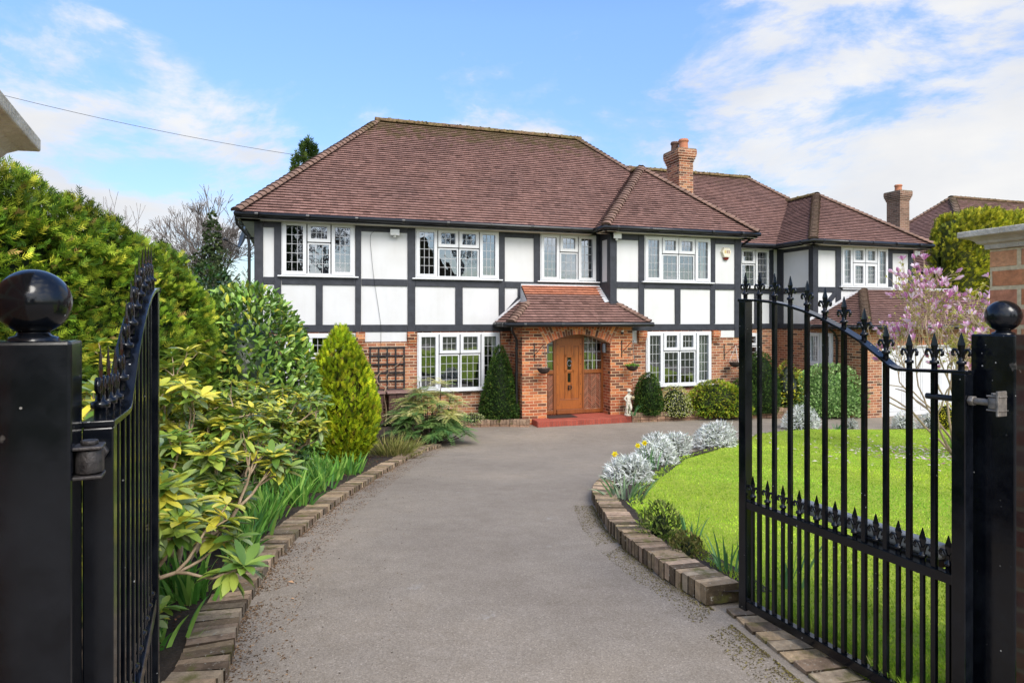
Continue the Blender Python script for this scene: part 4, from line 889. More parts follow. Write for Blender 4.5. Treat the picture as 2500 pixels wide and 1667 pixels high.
def full_leaves(P, D, Nn, Ls, Ws, C, fold=.25, curl=.15):
    """elliptic leaves with a folded midrib, bending along their length"""
    n = len(P); D = unit(D); S = unit(np.cross(D, Nn)); Nn = unit(np.cross(S, D)); Ls = np.asarray(Ls).reshape(-1, 1) * np.ones((n, 1)); Ws = np.asarray(Ws).reshape(-1, 1) * np.ones((n, 1)); cu = curl * RNG.uniform(.3, 1.9, (n, 1))
    at = lambda t: P + D * Ls * t - Nn * Ls * cu * t * t
    V = [at(0)]
    for t, wf in ((.24, .72), (.55, 1.0), (.82, .66)): V += [at(t) + S * Ws * .5 * wf + Nn * Ws * fold * wf, at(t), at(t) - S * Ws * .5 * wf + Nn * Ws * fold * wf]
    V.append(at(1)); V = np.stack(V, 1).reshape(-1, 3); o = np.arange(n)[:, None] * 11; tri = [(0, 1, 2), (0, 2, 3), (1, 4, 5), (1, 5, 2), (2, 5, 6), (2, 6, 3), (4, 7, 8), (4, 8, 5), (5, 8, 9), (5, 9, 6), (7, 10, 8), (8, 10, 9)]
    return V, np.concatenate([o + np.array([t]) for t in tri]), np.repeat(C, 11, 0)
def needles(P, D, Nn, Ls, Ws, C):
    n = len(P); D = unit(D); S = unit(np.cross(D, Nn)); Ls = np.asarray(Ls).reshape(-1, 1) * np.ones((n, 1)); Ws = np.asarray(Ws).reshape(-1, 1) * np.ones((n, 1))
    mid = P + D * Ls * .4
    V = np.stack([P, mid + S * Ws * .5, P + D * Ls, mid - S * Ws * .5], 1).reshape(-1, 3); o = np.arange(n)[:, None] * 4
    return V, np.concatenate([o + np.array([[0, 1, 2]]), o + np.array([[0, 2, 3]])]), np.repeat(C, 4, 0)
def sprigs(P, D, Nn, L, Wd, C, pairs=4, spread=1.0, nl=.5):
    """flat feathery sprigs: needles in pairs along an axis"""
    n = len(P); D = unit(D); S = unit(np.cross(D, Nn)); Nn = unit(np.cross(S, D)); L = np.asarray(L).reshape(-1, 1) * np.ones((n, 1)); out = []
    for k in range(pairs):
        f = k / pairs
        for sg in (-1, 1):
            p = P + D * L * f * .8; d = D * .75 + S * sg * spread * (1 - .35 * f) + Nn * RNG.uniform(-.25, .25, (n, 1))
            out.append(needles(p, d, Nn + RNG.normal(0, .2, (n, 3)), L * nl * (1 - .3 * f), Wd, C * (1 + .12 * (f - .4))))
    out.append(needles(P, D, Nn, L * 1.05, Wd * .8, C)); return join(out)
def join(parts):
    Vs, Fs, Ts, o = [], [], [], 0
    for V, F, T in parts:
        Vs.append(V); Fs.append(F + o); Ts.append(T); o += len(V)
    return np.concatenate(Vs), np.concatenate(Fs), np.concatenate(Ts)
class Lump:
    def __init__(s, k=14, amp=.12, seed=0):
        r = np.random.default_rng(seed); s.d = unit(r.normal(size=(k, 3))); s.a = r.uniform(-amp * .6, amp, k)
    def __call__(s, n): return 1 + (s.a * np.exp(6 * (n @ s.d.T - 1))).sum(1)
def nz(P, f=1.0, seed=0):
    r = np.random.default_rng(seed + 100); o = np.zeros(len(P))
    for i in range(7): o += np.sin(P @ (r.normal(size=3) * f * (1 + .5 * i)) + r.uniform(0, 6.28)) / (1 + .4 * i)
    return o / 2.6
def rev_surface(n, rad, H, prof, lump, depth=(.8, 1.03), z0=0):
    """points on a lumpy surface of revolution; returns points, outward normals, depth fraction"""
    h = RNG.uniform(0, 1, n * 4); keep = RNG.uniform(0, 1.1, n * 4) < prof(h) + .12; h = h[keep][:n]; n = len(h); ph_ = RNG.uniform(0, 2 * np.pi, n)
    r = prof(h); dr = (prof(np.clip(h + .01, 0, 1)) - prof(np.clip(h - .01, 0, 1))) / .02
    N_ = unit(np.stack([np.cos(ph_), np.sin(ph_), -dr * np.mean(rad) / H], 1)); f = lump(unit(np.stack([np.cos(ph_) * r, np.sin(ph_) * r, 2 * h - 1], 1)))
    dp = RNG.uniform(0, 1, n) ** .5 * (depth[1] - depth[0]) + depth[0]
    P = np.stack([np.cos(ph_) * r * rad[0] * f * dp, np.sin(ph_) * r * rad[1] * f * dp, z0 + h * H * (.97 + .06 * (dp - depth[0]) / (depth[1] - depth[0])) * (1 + .5 * (f - 1))], 1); return P, N_, (dp - depth[0]) / (depth[1] - depth[0])
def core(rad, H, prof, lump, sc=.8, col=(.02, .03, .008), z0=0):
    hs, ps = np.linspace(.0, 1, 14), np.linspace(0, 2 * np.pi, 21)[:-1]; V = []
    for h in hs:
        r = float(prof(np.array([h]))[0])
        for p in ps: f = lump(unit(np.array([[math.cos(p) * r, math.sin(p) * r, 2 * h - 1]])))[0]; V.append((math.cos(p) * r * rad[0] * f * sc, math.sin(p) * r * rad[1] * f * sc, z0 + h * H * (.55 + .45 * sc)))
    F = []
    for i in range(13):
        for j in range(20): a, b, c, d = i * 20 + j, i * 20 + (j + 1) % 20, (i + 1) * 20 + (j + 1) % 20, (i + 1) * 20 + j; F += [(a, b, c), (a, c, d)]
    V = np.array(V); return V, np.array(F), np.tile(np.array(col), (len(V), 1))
ELL = lambda h: np.sqrt(np.clip(1 - (2 * h - 1) ** 2, 0, 1)); DOME = lambda h: np.sqrt(np.clip(1 - h ** 2.2, 0, 1)) * (.86 + .14 * np.clip(h * 5, 0, 1))
CONE = lambda h: np.clip((1 - h) ** .62, 0, 1) * (.85 + .15 * np.clip(h * 7, 0, 1)); EGG = lambda h: np.clip(np.sin(np.pi * np.clip(h, 0, 1) ** .72) ** .75, 0, 1)
COL_ = lambda h: np.clip((1 - h ** 3.2), 0, 1) ** .55 * (.88 + .12 * np.clip(h * 6, 0, 1))
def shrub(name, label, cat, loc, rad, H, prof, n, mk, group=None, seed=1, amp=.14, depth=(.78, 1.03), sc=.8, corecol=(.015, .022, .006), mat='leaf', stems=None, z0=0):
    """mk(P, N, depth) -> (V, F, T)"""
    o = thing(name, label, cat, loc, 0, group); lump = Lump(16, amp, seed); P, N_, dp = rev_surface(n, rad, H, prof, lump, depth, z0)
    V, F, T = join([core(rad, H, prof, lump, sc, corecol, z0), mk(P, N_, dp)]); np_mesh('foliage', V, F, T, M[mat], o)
    if stems: stems(o)
    return o
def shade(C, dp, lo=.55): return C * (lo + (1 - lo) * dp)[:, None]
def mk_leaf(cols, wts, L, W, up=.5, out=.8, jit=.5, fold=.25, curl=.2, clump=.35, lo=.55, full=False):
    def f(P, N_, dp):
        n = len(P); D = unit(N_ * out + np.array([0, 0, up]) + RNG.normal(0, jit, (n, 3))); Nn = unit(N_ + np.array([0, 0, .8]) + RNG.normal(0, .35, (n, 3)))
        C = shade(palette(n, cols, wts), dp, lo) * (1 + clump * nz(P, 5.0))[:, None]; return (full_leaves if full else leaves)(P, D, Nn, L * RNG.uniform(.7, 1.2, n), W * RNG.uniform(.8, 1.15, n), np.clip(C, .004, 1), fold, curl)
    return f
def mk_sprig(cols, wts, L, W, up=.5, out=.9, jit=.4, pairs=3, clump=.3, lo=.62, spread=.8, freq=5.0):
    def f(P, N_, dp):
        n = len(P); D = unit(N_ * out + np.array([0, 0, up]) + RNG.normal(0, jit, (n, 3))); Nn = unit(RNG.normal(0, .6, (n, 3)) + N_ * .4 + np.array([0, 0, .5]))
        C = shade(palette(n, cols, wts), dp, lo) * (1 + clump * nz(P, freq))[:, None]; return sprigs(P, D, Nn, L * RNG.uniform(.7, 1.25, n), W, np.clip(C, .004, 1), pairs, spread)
    return f
def branch(segs, tips, p, d, L, r, depth, spread, up, ratio=.72, kids=(2, 3), bend=.18, minr=.002, rnd=random):
    k = 3; q = p
    for i in range(k):
        d = (d + Vector((rnd.gauss(0, bend), rnd.gauss(0, bend), rnd.gauss(0, bend) + up * .12))).normalized(); q2 = q + d * L / k; r2 = max(minr, r * (1 - .28 / k * (i + 1)))
        segs.append((q, q2, r * (1 - .28 / k * i), r2)); q = q2
    if depth == 0: tips.append((q, d)); return
    for j in range(rnd.randint(*kids)):
        a = Vector((rnd.gauss(0, 1), rnd.gauss(0, 1), rnd.gauss(0, 1))); a = (a - d * a.dot(d)).normalized(); nd_ = (d + a * spread * rnd.uniform(.5, 1.2) + Vector((0, 0, up * .25))).normalized()
        branch(segs, tips, q, nd_, L * ratio * rnd.uniform(.75, 1.2), r * .68, depth - 1, spread, up, ratio, kids, bend, minr, rnd)
def seg_mesh(segs, n=5, col=(1, 1, 1)):
    A = np.array([s[0] for s in segs]); B = np.array([s[1] for s in segs]); ra = np.array([s[2] for s in segs]); rb = np.array([s[3] for s in segs]); D = unit(B - A)
    up = np.where(np.abs(D[:, 2:3]) < .9, np.array([[0, 0, 1.]]), np.array([[1., 0, 0]])); S = unit(np.cross(D, up)); U_ = np.cross(S, D); m = len(segs); V = np.zeros((m, 2 * n, 3))
    for k in range(n):
        o = S * math.cos(2 * math.pi * k / n) + U_ * math.sin(2 * math.pi * k / n); V[:, k] = A + o * ra[:, None]; V[:, n + k] = B + o * rb[:, None]
    F = []; o = np.arange(m)[:, None] * 2 * n
    for k in range(n): j = (k + 1) % n; F.append(o + np.array([[k, j, n + j]])); F.append(o + np.array([[k, n + j, n + k]]))
    return V.reshape(-1, 3), np.concatenate(F), np.tile(np.array(col, float), (m * 2 * n, 1))
# ------------------------------------------------------------------ clipped hedges
def hedge(name, label, path, half, H, zb, n, mk, seed, expo=5, corecol=(.018, .03, .006), amp=.1, top=None):
    """path [(x, y, height factor)], box-like section with rounded shoulders"""
    o = thing(name, label, 'hedge'); P2 = np.array([p[:2] for p in path], float); hf = np.array([p[2] for p in path]); seg = np.linalg.norm(np.diff(P2, axis=0), axis=1); L = np.concatenate([[0], np.cumsum(seg)])
    def surf(s, th, dp):
        x, y, f = np.interp(s, L, P2[:, 0]), np.interp(s, L, P2[:, 1]), np.interp(s, L, hf); i = np.clip(np.searchsorted(L, s) - 1, 0, len(seg) - 1); T_ = (P2[i + 1] - P2[i]) / seg[i][:, None]; Nn = np.stack([-T_[:, 1], T_[:, 0]], 1)
        c, sn = np.cos(th), np.sin(th); e = 2 / expo; cx = np.sign(c) * np.abs(c) ** e * half; cz = np.where(sn > 0, np.abs(sn) ** e, sn * .9)
        endt = np.minimum(1, np.minimum(s, L[-1] - s) / (half * .9)); er = np.sqrt(np.clip(1 - (1 - endt) ** 2, .04, 1)); zz = cz * H * f
        B = np.stack([x + Nn[:, 0] * cx * er, y + Nn[:, 1] * cx * er, zb(x, y) + zz * np.where(sn > 0, (.75 + .25 * er), 1)], 1)
        nn = unit(np.stack([Nn[:, 0] * c, Nn[:, 1] * c, np.maximum(sn, 0) ** 3 + .05], 1)); B = B + nn * (amp * nz(B, 2.2, seed) + amp * .8 * nz(B, 5.5, seed + 3))[:, None] + nn * (dp[:, None] - 1) * half * .35; return B, nn
    s = RNG.uniform(0, L[-1], n); u = RNG.uniform(0, 1, n); th = np.where(u < .37, RNG.uniform(-.1, .8, n), np.where(u < .75, RNG.uniform(np.pi - .8, np.pi + .1, n), RNG.uniform(.7, np.pi - .7, n)))
    lift = RNG.uniform(0, 1, n); dp = RNG.uniform(0, 1, n) ** .5
    P, N_ = surf(s, th, dp); low = (np.abs(np.cos(th)) > .75) & (np.abs(np.sin(th)) < .7) & (RNG.uniform(0, 1, n) < .62); P[:, 2] = np.where(low, zb(P[:, 0], P[:, 1]) + (P[:, 2] - zb(P[:, 0], P[:, 1])) * RNG.uniform(.1, 1.0, n), P[:, 2])
    ss = np.linspace(0, L[-1], 60); tt = np.linspace(-.1, np.pi + .1, 22); SS, TT = np.meshgrid(ss, tt, indexing='ij'); CB, cn = surf(SS.ravel(), TT.ravel(), np.full(SS.size, .45)); F = []
    for i in range(59):
        for j in range(21): a = i * 22 + j; F += [(a, a + 1, a + 23), (a, a + 23, a + 22)]
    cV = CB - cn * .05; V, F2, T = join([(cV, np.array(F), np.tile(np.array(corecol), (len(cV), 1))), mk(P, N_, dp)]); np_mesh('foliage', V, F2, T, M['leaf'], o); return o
gzv = np.vectorize(gz)
YEW = [(.07, .145, .016), (.17, .28, .024), (.36, .46, .04), (.58, .58, .06), (.42, .28, .09)]
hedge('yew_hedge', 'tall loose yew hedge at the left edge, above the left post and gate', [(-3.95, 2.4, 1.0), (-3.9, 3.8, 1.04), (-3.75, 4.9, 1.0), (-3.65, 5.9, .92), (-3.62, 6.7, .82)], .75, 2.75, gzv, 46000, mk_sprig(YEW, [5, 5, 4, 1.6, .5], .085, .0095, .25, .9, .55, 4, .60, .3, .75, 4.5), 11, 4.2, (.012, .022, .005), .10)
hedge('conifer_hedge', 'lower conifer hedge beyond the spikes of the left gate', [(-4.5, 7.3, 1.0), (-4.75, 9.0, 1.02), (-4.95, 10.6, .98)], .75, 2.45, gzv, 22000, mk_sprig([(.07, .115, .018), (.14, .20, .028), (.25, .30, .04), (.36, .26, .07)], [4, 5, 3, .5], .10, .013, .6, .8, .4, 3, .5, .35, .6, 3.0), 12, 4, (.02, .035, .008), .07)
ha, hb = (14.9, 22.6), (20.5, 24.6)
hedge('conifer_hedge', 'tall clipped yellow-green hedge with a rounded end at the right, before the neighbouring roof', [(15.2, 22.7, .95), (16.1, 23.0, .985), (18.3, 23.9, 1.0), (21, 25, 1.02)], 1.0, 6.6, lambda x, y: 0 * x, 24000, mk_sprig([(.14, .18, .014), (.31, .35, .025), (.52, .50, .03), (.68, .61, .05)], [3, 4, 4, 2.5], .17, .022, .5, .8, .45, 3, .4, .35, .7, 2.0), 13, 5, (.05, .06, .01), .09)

# ------------------------------------------------------------------ left border shrubs
def rhodo(label, loc, H, spread, ntr, seed, yel=.35, depth=4, L0=.42):
    rnd = random.Random(seed); o = thing('rhododendron', label, 'shrub', loc, 0, 'rhododendrons of the left border'); segs = []; tips = []
    for i in range(ntr):
        a = 2 * math.pi * (i + rnd.random() * .6) / ntr; t = rnd.uniform(.35, 1.1) * spread; d = Vector((math.cos(a) * t, math.sin(a) * t, 1)).normalized()
        branch(segs, tips, Vector((math.cos(a) * .1, math.sin(a) * .1, -.05)), d, L0 * H * rnd.uniform(.8, 1.15), .024 * rnd.uniform(.8, 1.2), depth, .75, .55, .70, (2, 3), .2, .0028, rnd)
    V, F, T = seg_mesh(segs); np_mesh('stems', V, F, T, M['bark_tan'], o, True)
    P, D, N_, C, Ls, Ws = [], [], [], [], [], []
    zt = max(t[0].z for t in tips)
    for p, d in tips:
        for ring, nl in ((0, rnd.randint(6, 9)), (1, rnd.randint(3, 6))):
            q = p - d * (.05 * ring); ax = (d * .5 + Vector((0, 0, .9))).normalized(); s = ax.orthogonal().normalized(); b = ax.cross(s); k0 = rnd.random() * 6
            yl = rnd.random() < yel * (.4 + .9 * max(0, p.z / zt)); lift_ = rnd.uniform(.15, .7) if ring == 0 else rnd.uniform(-.5, .15)
            for i in range(nl):
                a = k0 + 6.283 * i / nl + rnd.gauss(0, .2); e = s * math.cos(a) + b * math.sin(a); P.append(q); D.append(e + ax * (lift_ + rnd.gauss(0, .18))); N_.append(ax + e * .2); sz = rnd.uniform(.72, 1.15); Ls.append(.115 * sz); Ws.append(.040 * sz * rnd.uniform(.85, 1.2))
                C.append(rnd.choice([(.62, .56, .06), (.72, .63, .08), (.52, .54, .07)]) if yl and rnd.random() < .75 else rnd.choice([(.10, .19, .03), (.17, .28, .04), (.26, .37, .06), (.38, .46, .08), (.26, .33, .13)]))
    A = np.array; V, F, T = full_leaves(A(P), A([tuple(x) for x in D]), A([tuple(x) for x in N_]), A(Ls), A(Ws), A(C), .16, .16); np_mesh('leaves', V, F, T, M['gloss_leaf'], o); return o
rhodo('woody rhododendron with yellowing leaves right beside the left gate', (-2.15, 3.75, gz(-2, 3.75)), 1.1, .7, 8, 21, .32, 4, .34)
rhodo('large leggy rhododendron with bare stems behind the daffodil leaves', (-2.95, 5.6, gz(-3, 5.6)), 1.42, .95, 13, 22, .26, 4, .33)
rhodo('upright rhododendron with yellow leaf rosettes seen over the left gate', (-2.85, 4.2, gz(-2.8, 4.2)), 1.6, .5, 8, 23, .5, 4, .33)
rhodo('rhododendron just behind the left post, glimpsed through the gap at the hinge', (-1.95, 2.45, gz(-2, 2.45)), 1.35, .6, 7, 24, .5, 4, .33)
rhodo('rhododendron reaching towards the golden conifer', (-2.85, 7.2, gz(-2.7, 7.4)), 1.2, .8, 11, 25, .3, 4, .33)
rhodo('low rhododendron with mostly green leaves filling the bed between the gate and the daffodil leaves', (-2.45, 3.1, gz(-2.4, 3.1)), .95, .8, 9, 26, .2, 4, .34)
rhodo('dense green rhododendron in the middle of the left border before the laurel', (-3.4, 6.6, gz(-3.4, 6.6)), 1.5, .9, 13, 27, .2, 4, .33)
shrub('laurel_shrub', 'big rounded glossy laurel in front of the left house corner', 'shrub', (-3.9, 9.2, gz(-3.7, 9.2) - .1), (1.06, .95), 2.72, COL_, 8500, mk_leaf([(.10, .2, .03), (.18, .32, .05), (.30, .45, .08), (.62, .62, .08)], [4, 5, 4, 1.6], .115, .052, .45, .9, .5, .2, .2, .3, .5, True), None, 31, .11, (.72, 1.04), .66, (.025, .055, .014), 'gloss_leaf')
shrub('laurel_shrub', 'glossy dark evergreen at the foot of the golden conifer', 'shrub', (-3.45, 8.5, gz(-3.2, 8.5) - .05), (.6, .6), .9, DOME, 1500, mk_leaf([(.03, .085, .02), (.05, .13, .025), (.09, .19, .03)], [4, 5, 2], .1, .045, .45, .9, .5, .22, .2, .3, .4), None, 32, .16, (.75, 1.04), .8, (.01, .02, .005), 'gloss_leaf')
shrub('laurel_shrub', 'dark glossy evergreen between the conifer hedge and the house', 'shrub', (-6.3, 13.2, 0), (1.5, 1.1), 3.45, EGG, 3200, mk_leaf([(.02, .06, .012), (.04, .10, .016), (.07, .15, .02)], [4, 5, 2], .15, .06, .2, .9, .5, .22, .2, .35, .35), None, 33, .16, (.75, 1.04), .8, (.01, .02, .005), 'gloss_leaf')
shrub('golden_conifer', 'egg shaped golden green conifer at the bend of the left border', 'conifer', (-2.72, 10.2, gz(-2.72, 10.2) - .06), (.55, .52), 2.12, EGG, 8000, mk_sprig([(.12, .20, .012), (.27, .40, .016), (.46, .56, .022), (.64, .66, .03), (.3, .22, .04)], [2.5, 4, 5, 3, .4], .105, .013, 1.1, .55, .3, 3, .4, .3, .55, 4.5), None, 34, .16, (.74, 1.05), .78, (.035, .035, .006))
def grassy(name, label, cat, loc, rad, n, L, cols, wts, W=.006, up=1.0, group=None, mat='leaf'):
    o = thing(name, label, cat, loc, 0, group); P = np.stack([RNG.normal(0, rad * .4, n), RNG.normal(0, rad * .4, n), np.zeros(n)], 1); D = unit(np.stack([P[:, 0] / rad * 1.1, P[:, 1] / rad * 1.1, np.full(n, up)], 1) + RNG.normal(0, .2, (n, 3)))
    V, F, T = blades(P, D, L * RNG.uniform(.6, 1.15, n), W, palette(n, cols, wts)); np_mesh('foliage', V, F, T, M[mat], o); return o
def blades(P, D, L, W, C, droop=.35, k=4):
    """arched strap leaves, k segments each"""
    n = len(P); D = unit(D); S = unit(np.cross(D, np.array([[0, 0, 1.]]) + RNG.normal(0, .3, (n, 3)))); H_ = D * np.array([1, 1, 0]); H_ = unit(H_ + 1e-4); L = np.asarray(L).reshape(-1, 1) * np.ones((n, 1)); V = []
    dr = RNG.uniform(.2, 1.2, (n, 1)) * droop
    for i in range(k + 1):
        t = i / k; c = P + D * L * t + (H_ * .5 - np.array([[0, 0, 1.]])) * L * dr * t * t; wd = W * (1 - t ** 2.5) + .0006; V += [c + S * wd, c - S * wd]
    V = np.stack(V, 1).reshape(-1, 3); o = np.arange(n)[:, None] * (2 * k + 2); F = np.concatenate([o + np.array([[2 * i, 2 * i + 1, 2 * i + 3]]) for i in range(k)] + [o + np.array([[2 * i, 2 * i + 3, 2 * i + 2]]) for i in range(k)]); return V, F, np.repeat(C, 2 * k + 2, 0)
grassy('heather_shrub', 'straw coloured wispy shrub between the golden conifer and the brown box', 'shrub', (-2.1, 11.3, gz(-2.1, 11.3)), .42, 420, .52, [(.2, .2, .05), (.34, .3, .1), (.14, .16, .03)], [3, 3, 2], .006)
grassy('heather_shrub', 'low pale tuft at the kerb in front of the golden conifer', 'shrub', (-2.05, 12.3, gz(-2.05, 12.3)), .35, 260, .22, [(.22, .25, .06), (.36, .36, .14)], [3, 3], .006)
# mahonia: whorls of long pinnate leaves on short stems
def mahonia(label, loc):
    o = thing('mahonia', label, 'shrub', loc); rnd = random.Random(5); segs = []; P, D, N_, C, Ls = [], [], [], [], []
    for i in range(84):
        a = rnd.uniform(0, 6.28); r = .80 * math.sqrt(rnd.random()); x, y = math.cos(a) * r, math.sin(a) * r * .75; z = (1.40 - .85 * (r / .8) ** 1.8) * rnd.uniform(.3, 1.0); q = Vector((x, y, z)); segs.append((Vector((x * .3, y * .3, 0)), Vector((x * .8, y * .8, z * .55)), .016, .012)); segs.append((Vector((x * .8, y * .8, z * .55)), q, .012, .009))
        lit = z > .62; ax = Vector((x * .5, y * .5, 1)).normalized(); s = ax.orthogonal().normalized(); b = ax.cross(s); nl = rnd.randint(10, 14)
        for k in range(nl):
            t = 6.283 * k / nl + rnd.gauss(0, .15); e = (s * math.cos(t) + b * math.sin(t)); d = (e + ax * rnd.uniform(-.05, .75)).normalized(); Lr = rnd.uniform(.22, .36); side = d.cross(ax).normalized(); c0 = rnd.choice([(.62, .58, .2), (.46, .48, .14), (.7, .64, .3)]) if (lit and rnd.random() < .7) else rnd.choice([(.08, .18, .06), (.15, .28, .08), (.24, .36, .11)])
            for j in range(1, 10):
                f = j / 9; p = q + d * Lr * f + Vector((0, 0, -.10 * f * f))
                for sg in (-1, 1): P.append(p); D.append(side * sg + d * .55 + Vector((0, 0, -.15))); N_.append(ax); C.append(c0); Ls.append(.085 * (1.1 - .45 * f))
    A = np.array; V, F, T = needles(A([tuple(x) for x in P]), A([tuple(x) for x in D]), A([tuple(x) for x in N_]), A(Ls) * 1.15, .024, A(C)); np_mesh('leaves', V, F, T, M['leaf'], o)
    V, F, T = seg_mesh(segs); np_mesh('stems', V, F, T, M['bark'], o, True)
mahonia('mahonia with whorls of long fine leaves below the left ground floor window', (-1.72, 13.3, .03))
TOPI = [(.03, .07, .016), (.055, .115, .02), (.10, .18, .03), (.18, .22, .035)]
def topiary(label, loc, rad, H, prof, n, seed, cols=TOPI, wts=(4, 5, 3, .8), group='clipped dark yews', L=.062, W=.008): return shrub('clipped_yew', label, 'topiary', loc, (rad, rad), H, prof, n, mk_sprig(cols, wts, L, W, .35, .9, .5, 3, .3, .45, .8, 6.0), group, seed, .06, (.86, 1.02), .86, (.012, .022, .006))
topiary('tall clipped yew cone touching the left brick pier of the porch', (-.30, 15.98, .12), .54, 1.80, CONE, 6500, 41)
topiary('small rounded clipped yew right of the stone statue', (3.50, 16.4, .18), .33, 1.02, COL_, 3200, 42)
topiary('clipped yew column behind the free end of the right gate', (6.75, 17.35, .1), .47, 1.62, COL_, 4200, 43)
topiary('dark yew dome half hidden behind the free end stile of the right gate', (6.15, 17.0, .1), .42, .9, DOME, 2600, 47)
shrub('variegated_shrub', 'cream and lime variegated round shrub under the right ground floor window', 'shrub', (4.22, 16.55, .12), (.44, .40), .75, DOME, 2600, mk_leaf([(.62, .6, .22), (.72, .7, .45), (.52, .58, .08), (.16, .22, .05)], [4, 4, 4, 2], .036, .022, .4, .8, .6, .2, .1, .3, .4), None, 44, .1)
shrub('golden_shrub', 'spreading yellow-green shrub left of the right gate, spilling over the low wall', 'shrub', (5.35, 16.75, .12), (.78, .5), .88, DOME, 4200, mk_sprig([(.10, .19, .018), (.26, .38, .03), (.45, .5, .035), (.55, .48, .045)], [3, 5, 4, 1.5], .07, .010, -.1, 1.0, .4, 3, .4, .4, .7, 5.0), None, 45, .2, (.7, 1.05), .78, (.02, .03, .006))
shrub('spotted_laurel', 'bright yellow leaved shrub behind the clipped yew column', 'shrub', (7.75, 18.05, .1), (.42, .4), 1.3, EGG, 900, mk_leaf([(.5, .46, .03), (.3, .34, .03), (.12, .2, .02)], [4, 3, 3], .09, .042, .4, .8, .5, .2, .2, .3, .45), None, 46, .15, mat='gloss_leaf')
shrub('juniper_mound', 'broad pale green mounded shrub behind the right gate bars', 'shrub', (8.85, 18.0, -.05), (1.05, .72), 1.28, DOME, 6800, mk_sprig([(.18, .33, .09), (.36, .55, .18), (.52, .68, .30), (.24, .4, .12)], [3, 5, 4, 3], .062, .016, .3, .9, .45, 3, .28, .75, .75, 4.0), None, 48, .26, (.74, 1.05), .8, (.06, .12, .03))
shrub('golden_shrub', 'small golden bush half hidden by the hinge stile of the right gate', 'shrub', (10.55, 15.55, -.05), (.22, .22), .62, COL_, 900, mk_leaf([(.62, .55, .03), (.5, .48, .03)], [3, 2], .04, .022, .5, .8, .5), None, 49, .1)
shrub('white_edged_groundcover', 'pale variegated ground cover left of the tall yew cone', 'plant', (-1.0, 15.55, .1), (.36, .22), .22, DOME, 650, mk_leaf([(.55, .55, .32), (.36, .42, .12), (.14, .2, .04)], [3, 3, 2], .045, .022, .5, .7, .6), None, 50, .15)
shrub('box_seedling', 'small dark leafy bush inside the bend of the right kerb', 'shrub', (1.16, 4.95, gz(1.16, 4.95) + .05), (.17, .24), .26, DOME, 800, mk_leaf([(.07, .12, .02), (.15, .2, .04), (.28, .3, .08)], [4, 4, 2], .042, .015, .9, .6, .4), 'seedling bushes behind the right kerb', 51, .2, (.3, 1.05), .4)
shrub('box_seedling', 'low bronze leafed bush next to the upright daffodil leaves', 'shrub', (1.22, 4.45, gz(1.22, 4.45) + .05), (.12, .18), .15, DOME, 500, mk_leaf([(.12, .12, .03), (.24, .2, .06), (.08, .1, .02)], [4, 3, 3], .035, .016, .9, .6, .4), 'seedling bushes behind the right kerb', 52, .2, (.3, 1.05), .4)

# silver bushes
def silver(label, x, y, r, H, n, seed, dz=.05):
    shrub('silver_ragwort', label, 'silver bush', (x, y, gz(x, y) + dz), (r, r * .85), H, DOME, n, mk_leaf([(.74, .76, .72), (.86, .87, .84), (.58, .62, .53), (.38, .42, .3)], [4, 5, 3, 1.2], .10, .016, .55, .8, .55, .15, .35, .25, .5) if r > .18 else mk_leaf([(.5, .54, .48), (.62, .65, .6), (.36, .4, .32)], [4, 4, 3], .09, .016, .6, .8, .5), 'silver bushes edging the lawn', seed, .22, (.55, 1.08), .62, (.10, .11, .075))
silver('nearest and whitest silver bush at the far end of the raised brick kerb', 1.42, 7.75, .22, .29, 1700, 61)
silver('tallest silver bush, behind the daffodils in flower', 2.20, 9.75, .28, .40, 2000, 62)
silver('silver bush leaning on the tallest one, one step closer to the house', 2.78, 11.0, .25, .36, 1500, 63)
silver('silver bush nearest the free end of the right gate, last of the row', 3.95, 12.4, .36, .40, 2300, 64)
silver('lone silver bush seen through the right gate in front of the green mound', 7.0, 15.4, .38, .50, 1700, 67)
silver('small silver plant in front of the white garage door, left one of two', 9.65, 15.75, .22, .34, 700, 68)
silver('greyer silver plant in front of the white garage door, right one of two', 10.35, 15.8, .26, .32, 700, 69)
silver('silver seedling on the lawn edge before the brick garage pier', 8.3, 15.65, .14, .2, 260, 70)

